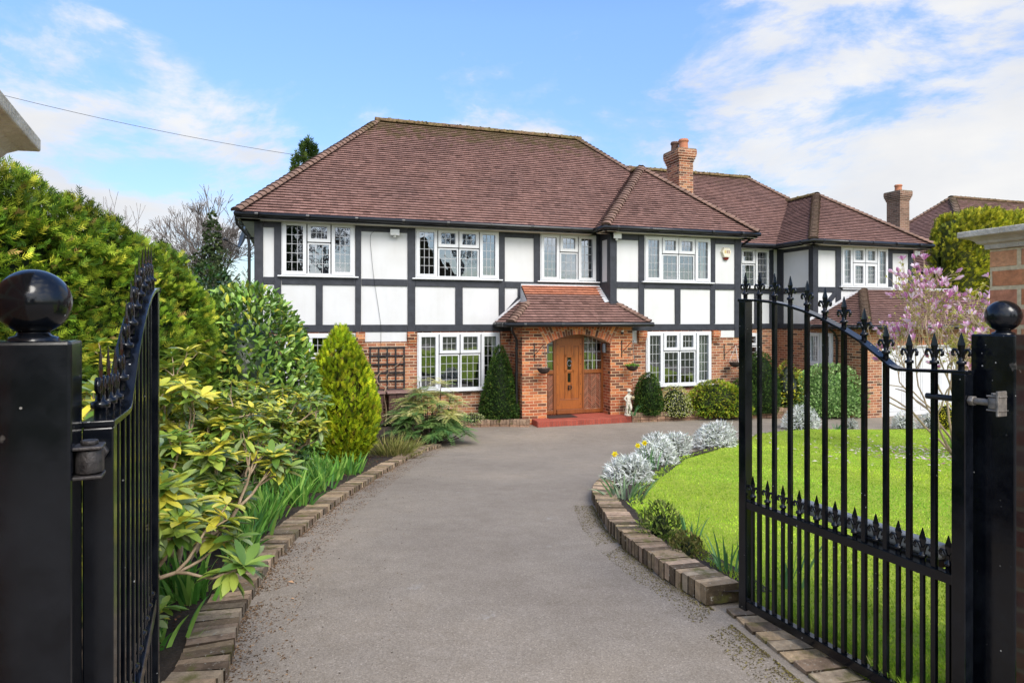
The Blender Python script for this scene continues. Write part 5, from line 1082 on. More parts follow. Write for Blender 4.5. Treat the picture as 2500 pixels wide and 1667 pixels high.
# daffodils
def daffodil(name, label, x, y, n, L, seed, dz=.06, cat='daffodil leaves', W=.0075, group='daffodil clumps of the left border', up=1.7, rad=.1, cols=((.08, .22, .035), (.16, .36, .055), (.30, .50, .10), (.11, .28, .07)), flowers=()):
    o = thing(name, label, cat, (x, y, gz(x, y) + dz), 0, group); P = np.stack([RNG.normal(0, rad * .55, n), RNG.normal(0, rad * .55, n), np.zeros(n)], 1); D = unit(np.stack([P[:, 0] / rad * .55, P[:, 1] / rad * .55, np.full(n, up)], 1) + RNG.normal(0, .28, (n, 3)))
    V, F, T = blades(P, D, L * RNG.uniform(.6, 1.1, n), W, palette(n, cols, [3, 4, 3, 2]), .3, 5); np_mesh('leaves', V, F, T, M['leaf'], o)
    for fx, fy, fz in flowers:
        m_ = MB(); m_.tube([(fx * .2, fy * .2, 0), (fx * .7, fy * .7, fz * .75), (fx, fy, fz)], .004, 5, tint=(.12, .26, .05)); m_.build('flower_stem', M['leaf'], o)
        b = MB(); cen = Vector((fx, fy - .005, fz))
        for k in range(6):
            a = k * 1.047; e = Vector((math.cos(a), -.15, math.sin(a))); s = Vector((-math.sin(a), 0, math.cos(a))); b.face([cen, cen + e * .022 + s * .015, cen + e * .045, cen + e * .022 - s * .015], tint=(.85, .74, .03))
        rows = [[cen + Vector((rr * math.cos(a), -yy, rr * math.sin(a))) for a in np.linspace(0, 6.283, 11)[:-1]] for rr, yy in ((.009, 0), (.012, .02), (.018, .032))]; b.grid(rows, True, True, (.85, .6, .02)); b.build('blossom', M['petal'], o)
    return o
dl = [(-2.28, 8.1, 46, .34), (-2.5, 7.6, 50, .36), (-2.2, 7.3, 46, .34), (-2.42, 6.8, 46, .36), (-2.15, 6.4, 44, .34), (-2.55, 6.2, 44, .36), (-2.2, 5.75, 42, .33), (-2.75, 5.2, 36, .3), (-2.08, 5.15, 40, .3), (-2.35, 4.7, 30, .28), (-1.93, 4.55, 26, .24), (-1.83, 3.62, 60, .30), (-1.72, 3.0, 26, .2), (-2.6, 8.5, 40, .34), (-2.2, 8.75, 40, .32), (-2.75, 7.1, 36, .34)]
dl.sort(key=lambda t: t[1])
for i, (x, y, n, L) in enumerate(dl):
    daffodil('daffodil_clump', 'clump of strappy green daffodil leaves behind the left edging, %s counted from the gate' % ORD[i] if i not in (1,) else 'bright green arching clump at the left edging, the largest near the gate', x, y, int(n * 1.5), L * 1.1, 80 + i, W=.0125, rad=.125)
GB = ((.07, .17, .06), (.10, .23, .08), (.16, .3, .12), (.08, .19, .1))
GR = 'daffodils of the lawn border'
daffodil('daffodil_clump', 'daffodil clump with two yellow flowers between the two nearest silver bushes', 1.95, 9.0, 34, .40, 101, .06, 'daffodils', .007, GR, 2.4, .12, GB, ((-.20, -.1, .38), (-.11, -.12, .42)))
daffodil('daffodil_clump', 'single yellow daffodil leaning over the whitest silver bush', 1.47, 8.2, 4, .28, 102, .06, 'daffodils', .006, GR, 2.0, .06, GB, ((-.16, -.05, .33),))
daffodil('daffodil_clump', 'grey green leaves drooping below the whitest silver bush at the kerb', 1.18, 6.55, 44, .34, 103, .06, 'daffodil leaves', .010, GR, 1.2, .16, ((.12, .22, .08), (.22, .32, .16), (.3, .38, .24), (.1, .2, .06)))
daffodil('daffodil_clump', 'upright narrow daffodil leaves at the middle of the raised kerb', 1.30, 4.62, 13, .34, 104, .06, 'daffodil leaves', .0065, GR, 4.2, .05, GB)
daffodil('daffodil_clump', 'tall fan of daffodil leaves near the free end of the right gate', 1.37, 4.05, 15, .36, 105, .06, 'daffodil leaves', .0065, GR, 2.2, .06, GB)
daffodil('daffodil_clump', 'daffodil leaves standing behind the lowest bars at the gate free end', 1.62, 3.75, 11, .40, 106, .05, 'daffodil leaves', .0075, GR, 3.2, .05, GB)
daffodil('daffodil_clump', 'arching leaf tuft growing at the foot of the small rounded yew', 3.05, 15.95, 12, .45, 107, .2, 'daffodil leaves', .010, GR, .9, .08, GB)
daffodil('daffodil_clump', 'leaf clump on the lawn amid fallen petals beside the hinge stile', 8.3, 11.9, 50, .36, 108, .06, 'daffodil leaves', .012, GR, 1.3, .14, ((.1, .2, .03), (.17, .28, .05), (.24, .34, .08), (.1, .18, .04)))
daffodil('daffodil_clump', 'low leaf tuft at the far lawn edge behind the right gate', 7.85, 15.35, 26, .2, 109, .06, 'daffodil leaves', .008, GR, 1.3, .1, GB)

# ------------------------------------------------------------------ magnolia
def magnolia():
    o = thing('magnolia_tree', 'magnolia with pink blooms and pale opening buds in front of the garage', 'tree', (7.7, 11.0, gz(7.75, 11) + .03)); rnd = random.Random(3); segs = []; tips = []
    for i in range(9):
        a = 2 * math.pi * i / 9 + rnd.random() * .5; t = rnd.uniform(.25, .8); branch(segs, tips, Vector((math.cos(a) * .06, math.sin(a) * .06, 0)), Vector((math.cos(a) * t, math.sin(a) * t, 1)).normalized(), .92 * rnd.uniform(.85, 1.1), .024, 6, .60, .30, .74, (2, 3), .16, .0042, rnd)
    inb = lambda q: -1.2 + .25 * max(0, 1.4 - q.z) < q.x and math.hypot(q.x, q.y) < 1.6 and q.z < 3.7; segs = [s for s in segs if inb(s[1])]; tips = [t for t in tips if inb(t[0])]
    V, F, T = seg_mesh(segs); np_mesh('trunk', V, F, T, M['bark_tan'], o, True)
    P, D, N_, C = [], [], [], []
    for p, d in tips + [(s[1], (s[1] - s[0]).normalized()) for s in segs if s[3] < .006 and rnd.random() < .08]:
        for k in range(rnd.randint(2, 4)):
            P.append(tuple(p)); D.append(tuple(d + Vector((rnd.gauss(0, .55), rnd.gauss(0, .55), rnd.gauss(.3, .4))))); N_.append((rnd.gauss(0, .4), rnd.gauss(0, .4), 1)); C.append(rnd.choice([(.6, .56, .14), (.5, .5, .1), (.7, .6, .24), (.36, .4, .08)]))
    A = np.array; V, F, T = leaves(A(P), A(D), A(N_), RNG.uniform(.035, .07, len(P)), .026, A(C)); np_mesh('leaves', V, F, T, M['leaf'], o)
    good = [t for t in tips if t[0].z > 1.1 and (math.hypot(t[0].x, t[0].y) > .55 or t[0].z > 2.4)]; rnd.shuffle(good); out = good[:98]
    def bloom(b, p, d):
        ax = (d + Vector((rnd.gauss(0, .3), rnd.gauss(0, .3), .5))).normalized(); s = ax.orthogonal().normalized(); u = ax.cross(s); op = rnd.choice([.12, .25, .5, .8]); Lp = rnd.uniform(.11, .18)
        for k in range(6):
            a = 6.283 * k / 6 + rnd.gauss(0, .2); e = s * math.cos(a) + u * math.sin(a); sd = s * -math.sin(a) + u * math.cos(a); c = rnd.choice([(.70, .36, .58), (.80, .54, .70), (.88, .72, .82), (.56, .2, .42), (.86, .68, .78)]); q1 = p + ax * Lp * .5 + e * (.018 + Lp * .25 * op); q2 = p + ax * Lp * (1 - .3 * op) + e * Lp * .75 * op + Vector((0, 0, -.02 * op))
            b.face([p, q1 + sd * .024, q2, q1 - sd * .024], tint=c)
    for p, d in out: b = MB(); bloom(b, p, d); b.build('blossom', M['petal'], o)
    b = MB(); [bloom(b, p, d) for p, d in good[98:420]]; b.build('further_blossom', M['petal'], o)['kind'] = 'stuff'
magnolia()
n = 620; k = RNG.uniform(0, 1, n) < .8; px = np.where(k, RNG.normal(7.6, .95, n), RNG.uniform(4.8, 10, n)); py = np.where(k, RNG.normal(11.3, 1.0, n), RNG.uniform(8.5, 14.5, n)); okm = (px > 4.5) & (py < 15.3); px, py = px[okm], py[okm]; n = len(px)
P = np.stack([px, py, np.array([lawn_z(a, b) for a, b in zip(px, py)]) + .02], 1); V, F, T = leaves(P, np.stack([RNG.normal(0, 1, n), RNG.normal(0, 1, n), RNG.normal(0, .12, n)], 1), np.stack([RNG.normal(0, .35, n), RNG.normal(0, .35, n), np.ones(n)], 1), RNG.uniform(.06, .1, n), RNG.uniform(.028, .042, n), palette(n, [(.72, .55, .6), (.8, .68, .66), (.5, .16, .32), (.66, .5, .45)], [4, 4, 1, 2]), .1, .1)
o = np_mesh('fallen_petals', V, F, T, M['petal']); tag(o, 'pale pink petals scattered over the lawn under the magnolia', 'petals', None, 'stuff')

# ------------------------------------------------------------------ grass, litter, moss
n = 150000; y = 1.9 + RNG.uniform(0, 1, n) ** 1.5 * 13.5; xl = np.interp(y, [t[0] for t in LAWN], [t[1] for t in LAWN]); xr = np.minimum(13, 1.0 + y * .83); x = xl - .02 + (xr - xl) * RNG.uniform(0, 1, n) ** .95; ok_ = x > xl - .03; x, y = x[ok_], y[ok_]; n = len(x)
gzf = lambda X, Y: 1.04 * (1 - (.6 * np.clip((Y - 2.5) / 11, 0, 1) + .4 * (lambda t: t * t * (3 - 2 * t))(np.clip((Y - 2.5) / 11, 0, 1)))) - .13 * (lambda t: t * t * (3 - 2 * t))(np.clip((X - 5) / 4, 0, 1)) * (lambda t: t * t * (3 - 2 * t))(np.clip((Y - 10) / 5, 0, 1))
z = gzf(x, y) + .072 + .012 * np.sin(x * 1.7 + y) * np.sin(y * 1.3); P = np.stack([x, y, z], 1); D = unit(np.stack([RNG.normal(0, .6, n), RNG.normal(0, .6, n), np.full(n, 1.0)], 1)); edge = np.exp(-((x - xl) / .08) ** 2)
pat = nz(P * np.array([1, 1, 0]), 1.6, 5); C = palette(n, [(.26, .44, .03), (.38, .56, .04), (.50, .64, .06), (.58, .58, .16)], [4, 5, 3, .6], .2) * (1 + .30 * pat)[:, None]; C[:, 0] *= 1 + .18 * nz(P, .9, 9)
V, F, T = needles(P, D, np.stack([RNG.normal(0, 1, n), RNG.normal(0, 1, n), np.zeros(n)], 1), RNG.uniform(.014, .028, n) * (1 + 1.4 * edge), .0032 + .0007 * y, np.clip(C, .01, 1)); o = np_mesh('grass', V, F, T, M['grass']); tag(o, 'short bright green lawn grass', 'grass', None, 'stuff')
def litter(name, label, cat, path, width, n, cols, wts, L, W, side=1, zoff=.008, mat='flake', flat=.3, bias=2.0):
    pt = np.array(path, float); sg = np.linalg.norm(np.diff(pt, axis=0), axis=1); Lc = np.concatenate([[0], np.cumsum(sg)]); s = RNG.uniform(0, Lc[-1], n); xx, yy = np.interp(s, Lc, pt[:, 0]), np.interp(s, Lc, pt[:, 1]); xx = xx + side * width * RNG.uniform(0, 1, n) ** bias
    keep = nz(np.stack([xx, yy, 0 * xx], 1), 6, 3) > -.5; xx, yy = xx[keep], yy[keep]; m = len(xx); P = np.stack([xx, yy, gzf(xx, yy) + zoff], 1)
    V, F, T = leaves(P, np.stack([RNG.normal(0, 1, m), RNG.normal(0, 1, m), RNG.normal(0, .15, m)], 1), np.stack([RNG.normal(0, flat, m), RNG.normal(0, flat, m), np.ones(m)], 1), L * RNG.uniform(.4, 1.4, m), W * RNG.uniform(.5, 1.3, m), palette(m, cols, wts, .35), .15, .1); o = np_mesh(name, V, F, T, M[mat]); tag(o, label, cat, None, 'stuff'); return o
litter('leaf_litter', 'brown leaf litter along the left brick edging', 'litter', [(x, y) for y, x in LKO[2:]], .30, 9500, [(.14, .08, .04), (.24, .145, .075), (.08, .05, .028), (.33, .23, .14)], [4, 4, 3, 1.5], .017, .008, 1, .006, bias=2.4)
litter('leaf_litter', 'sparse twig litter over the left half of the drive', 'litter', [(x, y) for y, x in LKO[2:]], .9, 700, [(.14, .09, .05), (.07, .045, .03)], [3, 3], .016, .006, 1, .008, bias=1.3)
litter('moss', 'dirty moss along the foot of the raised right kerb', 'moss', [(.83, 6.6), (.80, 5.5), (.86, 4.75), (.96, 4.2), (1.12, 3.65), (1.17, 3.3), (1.25, 2.8), (1.4, 2.3)], .20, 9000, [(.14, .115, .03), (.08, .06, .03), (.22, .18, .05), (.12, .09, .04)], [4, 4, 2, 3], .010, .007, -1, .006, bias=2.6)
litter('moss', 'dry crumbs on the flower bed soil of the left border', 'litter', [(x - .3, y) for y, x in LKO[1:]], .9, 4500, [(.06, .035, .02), (.13, .075, .04), (.22, .1, .05), (.04, .025, .015)], [4, 3, 1, 4], .030, .015, -1, .075, bias=1)
litter('bed_gravel', 'pale gravel strip between the gate and the lawn', 'gravel', [(1.50, 3.4), (1.56, 3.0), (1.66, 2.5), (1.85, 1.9)], .18, 2500, [(.2, .17, .13), (.33, .29, .23), (.1, .085, .06)], [4, 3, 3], .016, .013, 1, .035, bias=1)
for i, (x, y, sz) in enumerate(((-1.42, 4.05, .05), (-1.30, 3.75, .03), (-1.6, 5.0, .025))):
    V, F, T = leaves(np.array([[x, y, gz(x, y) + .012]]), np.array([[.8, -.3, .05]]), np.array([[.1, -.3, 1.]]), sz, sz * .4, np.array([[.5, .3, .17]]), .2, .1); o = np_mesh('fallen_leaf', V, F, T, M['flake']); tag(o, ('large tan leaf lying on the tarmac by the left edging', 'small tan leaf lying nearest to the left gate', 'tiny tan leaf lying farthest along the left edging')[i], 'leaf', 'single fallen leaves on the drive')

# ------------------------------------------------------------------ trees beyond
def bare_tree(label, loc, H, seed, spread=.55, depth=7, r0=.16, up=.35, group='bare trees beyond the left hedge', mat='bark_far', minr=.012, kids=(2, 3)):
    rnd = random.Random(seed); o = thing('bare_tree', label, 'tree', loc, 0, group); segs = []; tips = []; branch(segs, tips, Vector((0, 0, -.2)), Vector((rnd.gauss(0, .05), rnd.gauss(0, .05), 1)), H * .30, r0, depth, spread, up, .76, kids, .1, minr, rnd)
    big = [s for s in segs if s[2] > r0 * .45]; small = [s for s in segs if s[2] <= r0 * .45]
    V, F, T = seg_mesh(big, 7); np_mesh('trunk', V, F, T, M[mat], o, True); V, F, T = seg_mesh(small, 3); np_mesh('crown', V, F, T, M[mat], o); return o
bare_tree('bare tree with a rounded twig crown beside the left house corner', (-13.6, 30, 0), 6.2, 201, .55, 7, .10, .4, kids=(2, 4))
bare_tree('thin bare tree left of the ivy covered trunks', (-16.6, 31, 0), 5.4, 202, .42, 6, .08, .5, kids=(2, 4))
bare_tree('slender bare tree standing over the conifer hedge', (-19.5, 33, 0), 5.8, 203, .45, 6, .08, .5, kids=(2, 4))
bare_tree('bare twig top peeping over the sloping end of the yew hedge', (-22.5, 34, 0), 6.8, 204, .45, 6, .09, .5, kids=(2, 4))
bare_tree('low bare tree directly behind the left house corner', (-11.2, 27, 0), 4.4, 205, .6, 6, .10, .25)
def ivy_tree(label, loc, H, rad, seed, n):
    o = thing('ivy_clad_tree', label, 'tree', loc, 0, 'ivy clad trunks beyond the left hedge'); rnd = random.Random(seed); segs = []; tips = []; branch(segs, tips, Vector((0, 0, 0)), Vector((.03, 0, 1)), H * .32, .10, 4, .35, .5, .6, (2, 3), .08, .01, rnd); V, F, T = seg_mesh(segs, 5); np_mesh('trunk', V, F, T, M['bark_far'], o)
    lump = Lump(18, .5, seed); P, N_, dp = rev_surface(n, (rad, rad), H, lambda h: (.55 + .45 * np.sin(h * 9 + seed) ** 2) * np.clip(1 - h ** 4, 0, 1), lump, (.3, 1.1)); V, F, T = mk_leaf([(.035, .06, .018), (.065, .10, .03), (.12, .15, .05)], [4, 4, 2], .16, .12, .2, .8, .7)(P, N_, dp); np_mesh('ivy', V, F, T, M['leaf'], o)
ivy_tree('tall ivy covered trunk beside the house corner', (-12.4, 26.5, 0), 6.5, .75, 301, 3000)
ivy_tree('shorter ivy covered trunk left of the tall one', (-15.0, 27.5, 0), 5.6, 1.0, 302, 3000)
ivy_tree('broad ivy mass low behind the conifer hedge', (-14.0, 25.5, 0), 4.6, 1.7, 303, 3600)
shrub('evergreen_tree', 'leafy evergreen below the bare tree at the left house corner', 'tree', (-10.9, 24.0, 0), (1.0, 1.0), 4.9, EGG, 2600, mk_leaf([(.035, .06, .018), (.07, .10, .03), (.12, .15, .05)], [4, 4, 2], .14, .06, .3, .8, .6), None, 304, .3, (.4, 1.1), .5)
o = shrub('conifer_tree', 'conifer tip showing behind the left hip of the main roof', 'tree', tuple(hw(-7.5, 10.5, 0)), (1.6, 1.6), 8.35, CONE, 5200, mk_sprig([(.03, .06, .012), (.06, .11, .018), (.13, .18, .03)], [4, 4, 2], .34, .05, 1.2, .5, .3, 3, .3, .4, .6, 1.5), None, 305, .25, (.7, 1.1), .7)
# trees across the road, behind the camera: they are what the upstairs windows mirror
bare_tree('bare tree across the road mirrored in the far left upstairs window', (11.5, -32, 1.0), 14, 211, .7, 8, .34, .25, 'roadside trees mirrored in the windows', 'bark_far', .022, (2, 3))
bare_tree('bare tree across the road mirrored in the second upstairs window', (27.5, -31, 1.0), 14, 212, .7, 8, .34, .25, 'roadside trees mirrored in the windows', 'bark_far', .022, (2, 3))

shrub('conifer_tree', 'dark conifer across the road mirrored in the left light of the far left upstairs window', 'tree', (7.6, -31, 1.0), (2.6, 2.6), 13, CONE, 3500, mk_sprig([(.02, .05, .012), (.05, .09, .02)], [1, 1], .6, .12, .4, .9, .4, 3), None, 306, .3, (.7, 1.1), .7)
rh = thing('roadside_house', 'gabled house across the road mirrored in the second upstairs window', 'house', (25.5, -40, 1.0)); mb = MB(); mb.box(-5, 5, -3, 3, 0, 6.2); mb.build('wall', M['brick_dull'], rh)
mb = MB(); [mb.face([(-5.6, y_, 6.0), (0, y_, 11.6), (0, -y_ * 0 - 3.4, 11.6), (-5.6, -3.4, 6.0)]) for y_ in (3.4,)]; mb.face([(5.6, 3.4, 6.0), (0, 3.4, 11.6), (0, -3.4, 11.6), (5.6, -3.4, 6.0)]); mb.face([(-5, 3.02, 6.2), (5, 3.02, 6.2), (0, 3.02, 11.4)], tint=(.12, .09, .06)); mb.build('roof', M['tile'], rh)
for o_ in rh.children:
    if o_.name.startswith('roof'): o_.data.attributes['tint'].data.foreach_set('color', [.12, .085, .06, 1] * len(o_.data.vertices))
# ------------------------------------------------------------------ neighbouring house
nb = thing('neighbour_house', 'neighbouring house with a brown tiled roof beyond the right hedge', 'house', HO, TH)
ux, vy, rn, kz, zE = 16.3, 1.6, 4.0, .9, 4.55
mb = MB(); mb.box(ux + .35, ux + 12, vy + .35, vy + 2 * rn - .35, -.2, zE + .05); mb.build('wall', M['brick'], nb)
mb = MB(); slope(mb, (ux, vy + 2 * rn), (0, -1), (1, 0), zE, kz, [(0, 0, 2 * rn), (rn, rn, rn)], .11); slope(mb, (ux, vy), (1, 0), (0, 1), zE, kz, [(0, 0, 12), (rn, rn, 12)], .11)
nr = mb.build('roof', M['tile'], nb); hip_tiles(nr, (ux, vy, zE), (ux + rn, vy + rn, zE + kz * rn), .16, .13, .5); hip_tiles(nr, (ux, vy + 2 * rn, zE), (ux + rn, vy + rn, zE + kz * rn), .16, .13, .3); ridge_tiles(nr, (ux + rn - .1, vy + rn, zE + kz * rn), (ux + 12, vy + rn, zE + kz * rn), .3)
mb = MB(); mb.tube([(ux - .03, vy + 2 * rn, zE - .04), (ux - .03, vy, zE - .04), (ux + 11, vy - .03, zE - .04)], .06, 8); mb.build('gutter', M['gutter'], nb)
chimney(16.05, 16.57, 4.6, 5.25, 0, 7.6, M['brick_dull'], [(16.3, 4.9, .3, .14, M['terracotta'])], nb)

# ------------------------------------------------------------------ fittings on the house front
def wl(x, y, z): return tuple(hw(x, y, z))
def flood(label, x, y, z, tilt=0):
    t = thing('floodlight', label, 'floodlight', wl(x, y, z), TH, 'white floodlights under the eaves')
    m_ = MB(); m_.box(-.11, .11, -.13, -.09, -.07, .07); m_.box(-.09, .09, -.134, -.129, -.045, .045); m_.build('lamp_head', M['white_plastic'], t, .008); m_ = MB(); m_.box(-.015, .015, -.09, 0, -.015, .015); m_.lathe([(.03, 0), (.035, -.03), (.02, -.05), (0, -.055)], 12, (0, -.07, -.07)); m_.build('sensor', M['white_plastic'], t)
flood('white floodlight over the second upstairs panel from the left', -5.55, -.03, 4.72); flood('white floodlight by the inner corner of the bay', .12, -.70, 4.78); flood('white floodlight under the eave at the far right house corner', 11.14, -.14, 4.74)
t = thing('alarm_box', 'white hexagonal alarm box lettered 8ES on the right of the bay', 'alarm box', wl(3.54, -.66, 4.45), TH)
m_ = MB(); out = [(-.1, .16), (.1, .16), (.165, .03), (.09, -.13), (-.09, -.13), (-.165, .03)]; F = [(x * .86, -.085, z * .88) for x, z in out]; B = [(x, -.0, z) for x, z in out]; m_.face(F)
for i in range(6): j = (i + 1) % 6; m_.face([B[i], B[j], F[j], F[i]])
m_.build('housing', M['cream_plastic'], t, .006); m_ = MB(); m_.face([(-.08, -.075, -.131), (.08, -.075, -.131), (.045, -.06, -.19), (-.045, -.06, -.19)]); m_.face([(-.08, -.075, -.131), (-.045, -.06, -.19), (-.05, -.0, -.19), (-.09, -.0, -.131)]); m_.face([(.08, -.075, -.131), (.045, -.06, -.19), (.05, 0, -.19), (.09, 0, -.131)]); m_.face([(-.045, -.06, -.19), (.045, -.06, -.19), (.05, 0, -.19), (-.05, 0, -.19)]); m_.build('strobe_lens', M['red_plastic'], t)
def text(body, name, mat, size, loc, parent, align='LEFT'):
    c = bpy.data.curves.new(name, 'FONT'); c.body = body; c.size = size; c.extrude = .002; c.align_x = align; ob = bpy.data.objects.new(name + '_curve', c); COL.objects.link(ob); bpy.context.view_layer.update()
    me = bpy.data.meshes.new_from_object(ob.evaluated_get(bpy.context.evaluated_depsgraph_get())); bpy.data.objects.remove(ob); me.materials.clear(); me.materials.append(mat); o = bpy.data.objects.new(name, me); COL.objects.link(o); o.parent = parent; o.location = loc; o.rotation_euler = (R(90), 0, 0); return o
text('8', 'lettering', M['ink_yellow'], .125, (-.085, -.089, -.012), t); text('ES', 'lettering', M['ink_red'], .115, (-.012, -.089, -.01), t)
def lantern(label, x, y, z):
    t = thing('wall_lantern', label, 'wall light', wl(x, y, z), TH, 'grey cylinder lights inside the porch'); m_ = MB(); m_.lathe([(0, -.12), (.045, -.12), (.048, -.115), (.048, .115), (.045, .12), (0, .12)], 18, (0, -.07, 0)); m_.build('cylinder_lamp', M['lamp_grey'], t); m_ = MB(); m_.box(-.04, .04, -.03, .0, -.06, .06); m_.build('back_plate', M['gutter'], t, .004)
lantern('grey cylinder light left of the front door', -1.78, -.56, 1.86); lantern('grey cylinder light on the right side of the porch opening', -.215, -.64, 1.86)
def basket(label, x, y, zb, ztop, fill, seed):
    t = thing('hanging_basket', label, 'hanging basket', wl(x, y, 0), TH, 'hanging baskets on iron brackets'); hx, hy = .14, -.3; r = .155
    m_ = MB(); m_.box(-.012, .012, -.012, 0, ztop - .42, ztop + .02); m_.tube([(0, -.01, ztop - .3), (hx, hy, ztop), (hx + .02, hy - .04, ztop - .015), (hx + .02, hy - .045, ztop + .02)], .008, 6); m_.tube([(0, -.01, ztop), (hx, hy, ztop)], .006, 6); m_.build('bracket', M['iron'], t)
    m_ = MB(); rows = [[(hx + r * math.sin(a) * math.cos(p), hy + r * math.sin(a) * math.sin(p), zb - r * .85 * math.cos(a) + .004 * math.sin(p * 20 + a * 30)) for p in np.linspace(0, 6.283, 29)[:-1]] for a in np.linspace(.05, 1.57, 9)]; m_.grid(rows, True); m_.tube([(hx + r * math.cos(p), hy + r * math.sin(p), zb) for p in np.linspace(0, 6.283, 25)], .013, 6, False); m_.build('basket_bowl', M['wicker'], t)
    m_ = MB()
    for p in (.5, 2.6, 4.7): m_.tube([(hx + r * math.cos(p), hy + r * math.sin(p), zb), (hx, hy - .02, ztop - .02)], .0045, 4)
    m_.build('chain', M['white_plastic'] if fill == 2 else M['steel'], t)
    n = {0: 60, 1: 260, 2: 110}[fill]; P = np.stack([RNG.normal(hx, .07, n), RNG.normal(hy, .07, n), np.full(n, zb - .02)], 1); D = np.stack([RNG.normal(0, .7, n), RNG.normal(0, .7, n), np.full(n, .8)], 1)
    V, F, T = leaves(P, D, RNG.normal(0, 1, (n, 3)) + np.array([0, 0, 1]), RNG.uniform(.05, .12, n) * (1.5 if fill == 2 else 1), .02 if fill == 1 else .008, palette(n, [(.12, .26, .03), (.2, .36, .04)] if fill == 1 else [(.4, .24, .2), (.34, .26, .2), (.45, .36, .28)], [1] * (2 if fill == 1 else 3))); np_mesh('plant', V, F, T, M['leaf'], t)
basket('hanging basket with dry stems on the left porch pier', -2.24, -.945, 1.41, 2.0, 0, 1); basket('hanging basket with fresh green leaves on the right porch pier', .17, -.945, 1.42, 2.05, 1, 2); basket('hanging basket with dried heather on the brickwork right of the bay window', 3.5, -.665, 1.42, 1.9, 2, 3)
t = thing('porch_spotlight', 'small cream topped spotlight high on the right porch pier', 'spotlight', wl(.16, -.94, 2.28), TH); m_ = MB(); m_.lathe([(.03, -.06), (.034, -.02), (.03, 0)], 14, (0, -.06, 0)); m_.build('lamp_body', M['iron'], t); m_ = MB(); m_.lathe([(.036, 0), (.04, .01), (.036, .04), (0, .045)], 14, (0, -.06, 0)); m_.build('lamp_cover', M['cream_plastic'], t)
t = thing('meter_box', 'small white box low on the bay brickwork near its right end', 'meter box', wl(3.55, -.66, .55), TH); MB().box(-.09, .09, -.05, 0, -.12, .12).build('box', M['white_plastic'], t, .008)
# satellite dish
t = thing('satellite_dish', 'dark satellite dish on the left side of the house below the eave', 'satellite dish', wl(-8.72, .25, 4.55), TH + R(-18)); m_ = MB(); rows = []
nrm = Vector((-.80, -.55, .25)).normalized(); sx = nrm.cross(Vector((0, 0, 1))).normalized(); sy = sx.cross(nrm); c0 = Vector((-.22, -.1, -.06))
for rr in np.linspace(.02, 1, 7): rows.append([c0 + sx * .22 * rr * math.cos(a) + sy * .27 * rr * math.sin(a) + nrm * .07 * rr * rr for a in np.linspace(0, 6.283, 25)[:-1]])
m_.grid(rows, True); m_.build('dish', M['dish'], t).modifiers.new('solid', 'SOLIDIFY').thickness = .012
m_ = MB(); m_.tube([c0 - sy * .25, c0 - sy * .18 + nrm * .42], .011, 6); m_.tube([Vector((0, 0, -.05)), c0], .02, 8); m_.build('arm', M['iron'], t); m_ = MB(); e = c0 - sy * .16 + nrm * .43; m_.tube([e, e - nrm * .1], .035, 10); m_.build('receiver', M['iron'], t)
# trellis, boxes, vine
t = thing('trellis', 'black square trellis fixed to the brick wall between the two left windows', 'trellis', wl(-6.16, -.03, 0), TH); m_ = MB()
for i in range(5): x = .03 + .205 * i; m_.box(x - .018, x + .018, -.03, -.012, .80, 1.94)
for i in range(6): z = 1.92 - .205 * i; m_.box(0, .88, -.012, .006, z - .018, z + .018)
m_.build('lattice', M['iron'], t, .003)
for lab, x0, x1 in (('dark brown timber box with a faded lid beside the golden conifer', -6.62, -5.86), ('dark brown timber box with a faded lid partly behind the mahonia', -5.74, -5.0)):
    t = thing('timber_box', lab, 'wooden box', wl(x0, -.5, 0), TH, 'timber boxes under the trellis'); m_ = MB(); w_ = x1 - x0
    for i in range(4): m_.box(w_ * i / 4 + .004, w_ * (i + 1) / 4 - .004, 0, .4, .02, .84)
    m_.build('boards', M['brown_wood'], t, .005); m_ = MB(); m_.box(-.04, w_ + .04, -.05, .44, .842, .885); m_.build('lid', M['brown_lid'], t, .006)
t = thing('bare_vine', 'bare twisting vine climbing the trellis', 'climber', wl(-5.80, -.30, 0), TH); rnd = random.Random(9); m_ = MB()
m_.tube(curve([(0, 0, .0), (.03, .02, .4), (-.03, 0, .8), (.02, .1, .95), (-.14, .2, 1.05), (-.17, .22, 1.2), (-.05, .23, 1.35), (.2, .24, 1.42), (.38, .24, 1.55), (.48, .24, 1.72)]), list(np.linspace(.022, .006, 73)), 6); m_.tube(curve([(-.17, .22, 1.2), (-.3, .24, 1.3), (-.33, .23, 1.42)]), .008, 5); m_.tube(curve([(.02, .1, .95), (.12, .2, 1.05), (.05, .23, 1.2), (.12, .24, 1.32)]), .007, 5); m_.build('stems', M['bark_pale'], t)
# wires
m_ = MB(); a, b = Vector((-12.6, 15.5, 8.1)), Vector(wl(-5.2, 4.5, 7.4)); m_.tube([a.lerp(b, f) - Vector((0, 0, .2 * 4 * f * (1 - f))) for f in np.linspace(0, 1, 25)], .006, 5); tag(m_.build('overhead_wire', M['cable']), 'thin black wire running through the sky down to the roof', 'wire')
m_ = MB(); m_.tube(curve([wl(-5.78, -.05, 4.76), wl(-6.0, -.05, 4.74), wl(-6.12, -.045, 4.62), wl(-6.1, -.042, 4.2), wl(-6.04, -.045, 3.6), wl(-5.95, -.04, 3.0), wl(-5.88, -.04, 2.5), wl(-5.87, -.02, 2.2), wl(-5.87, -.02, 1.95)]), .0045, 5); tag(m_.build('wall_cable', M['cable']), 'thin cable hanging down the white panel below the left floodlight', 'cable')
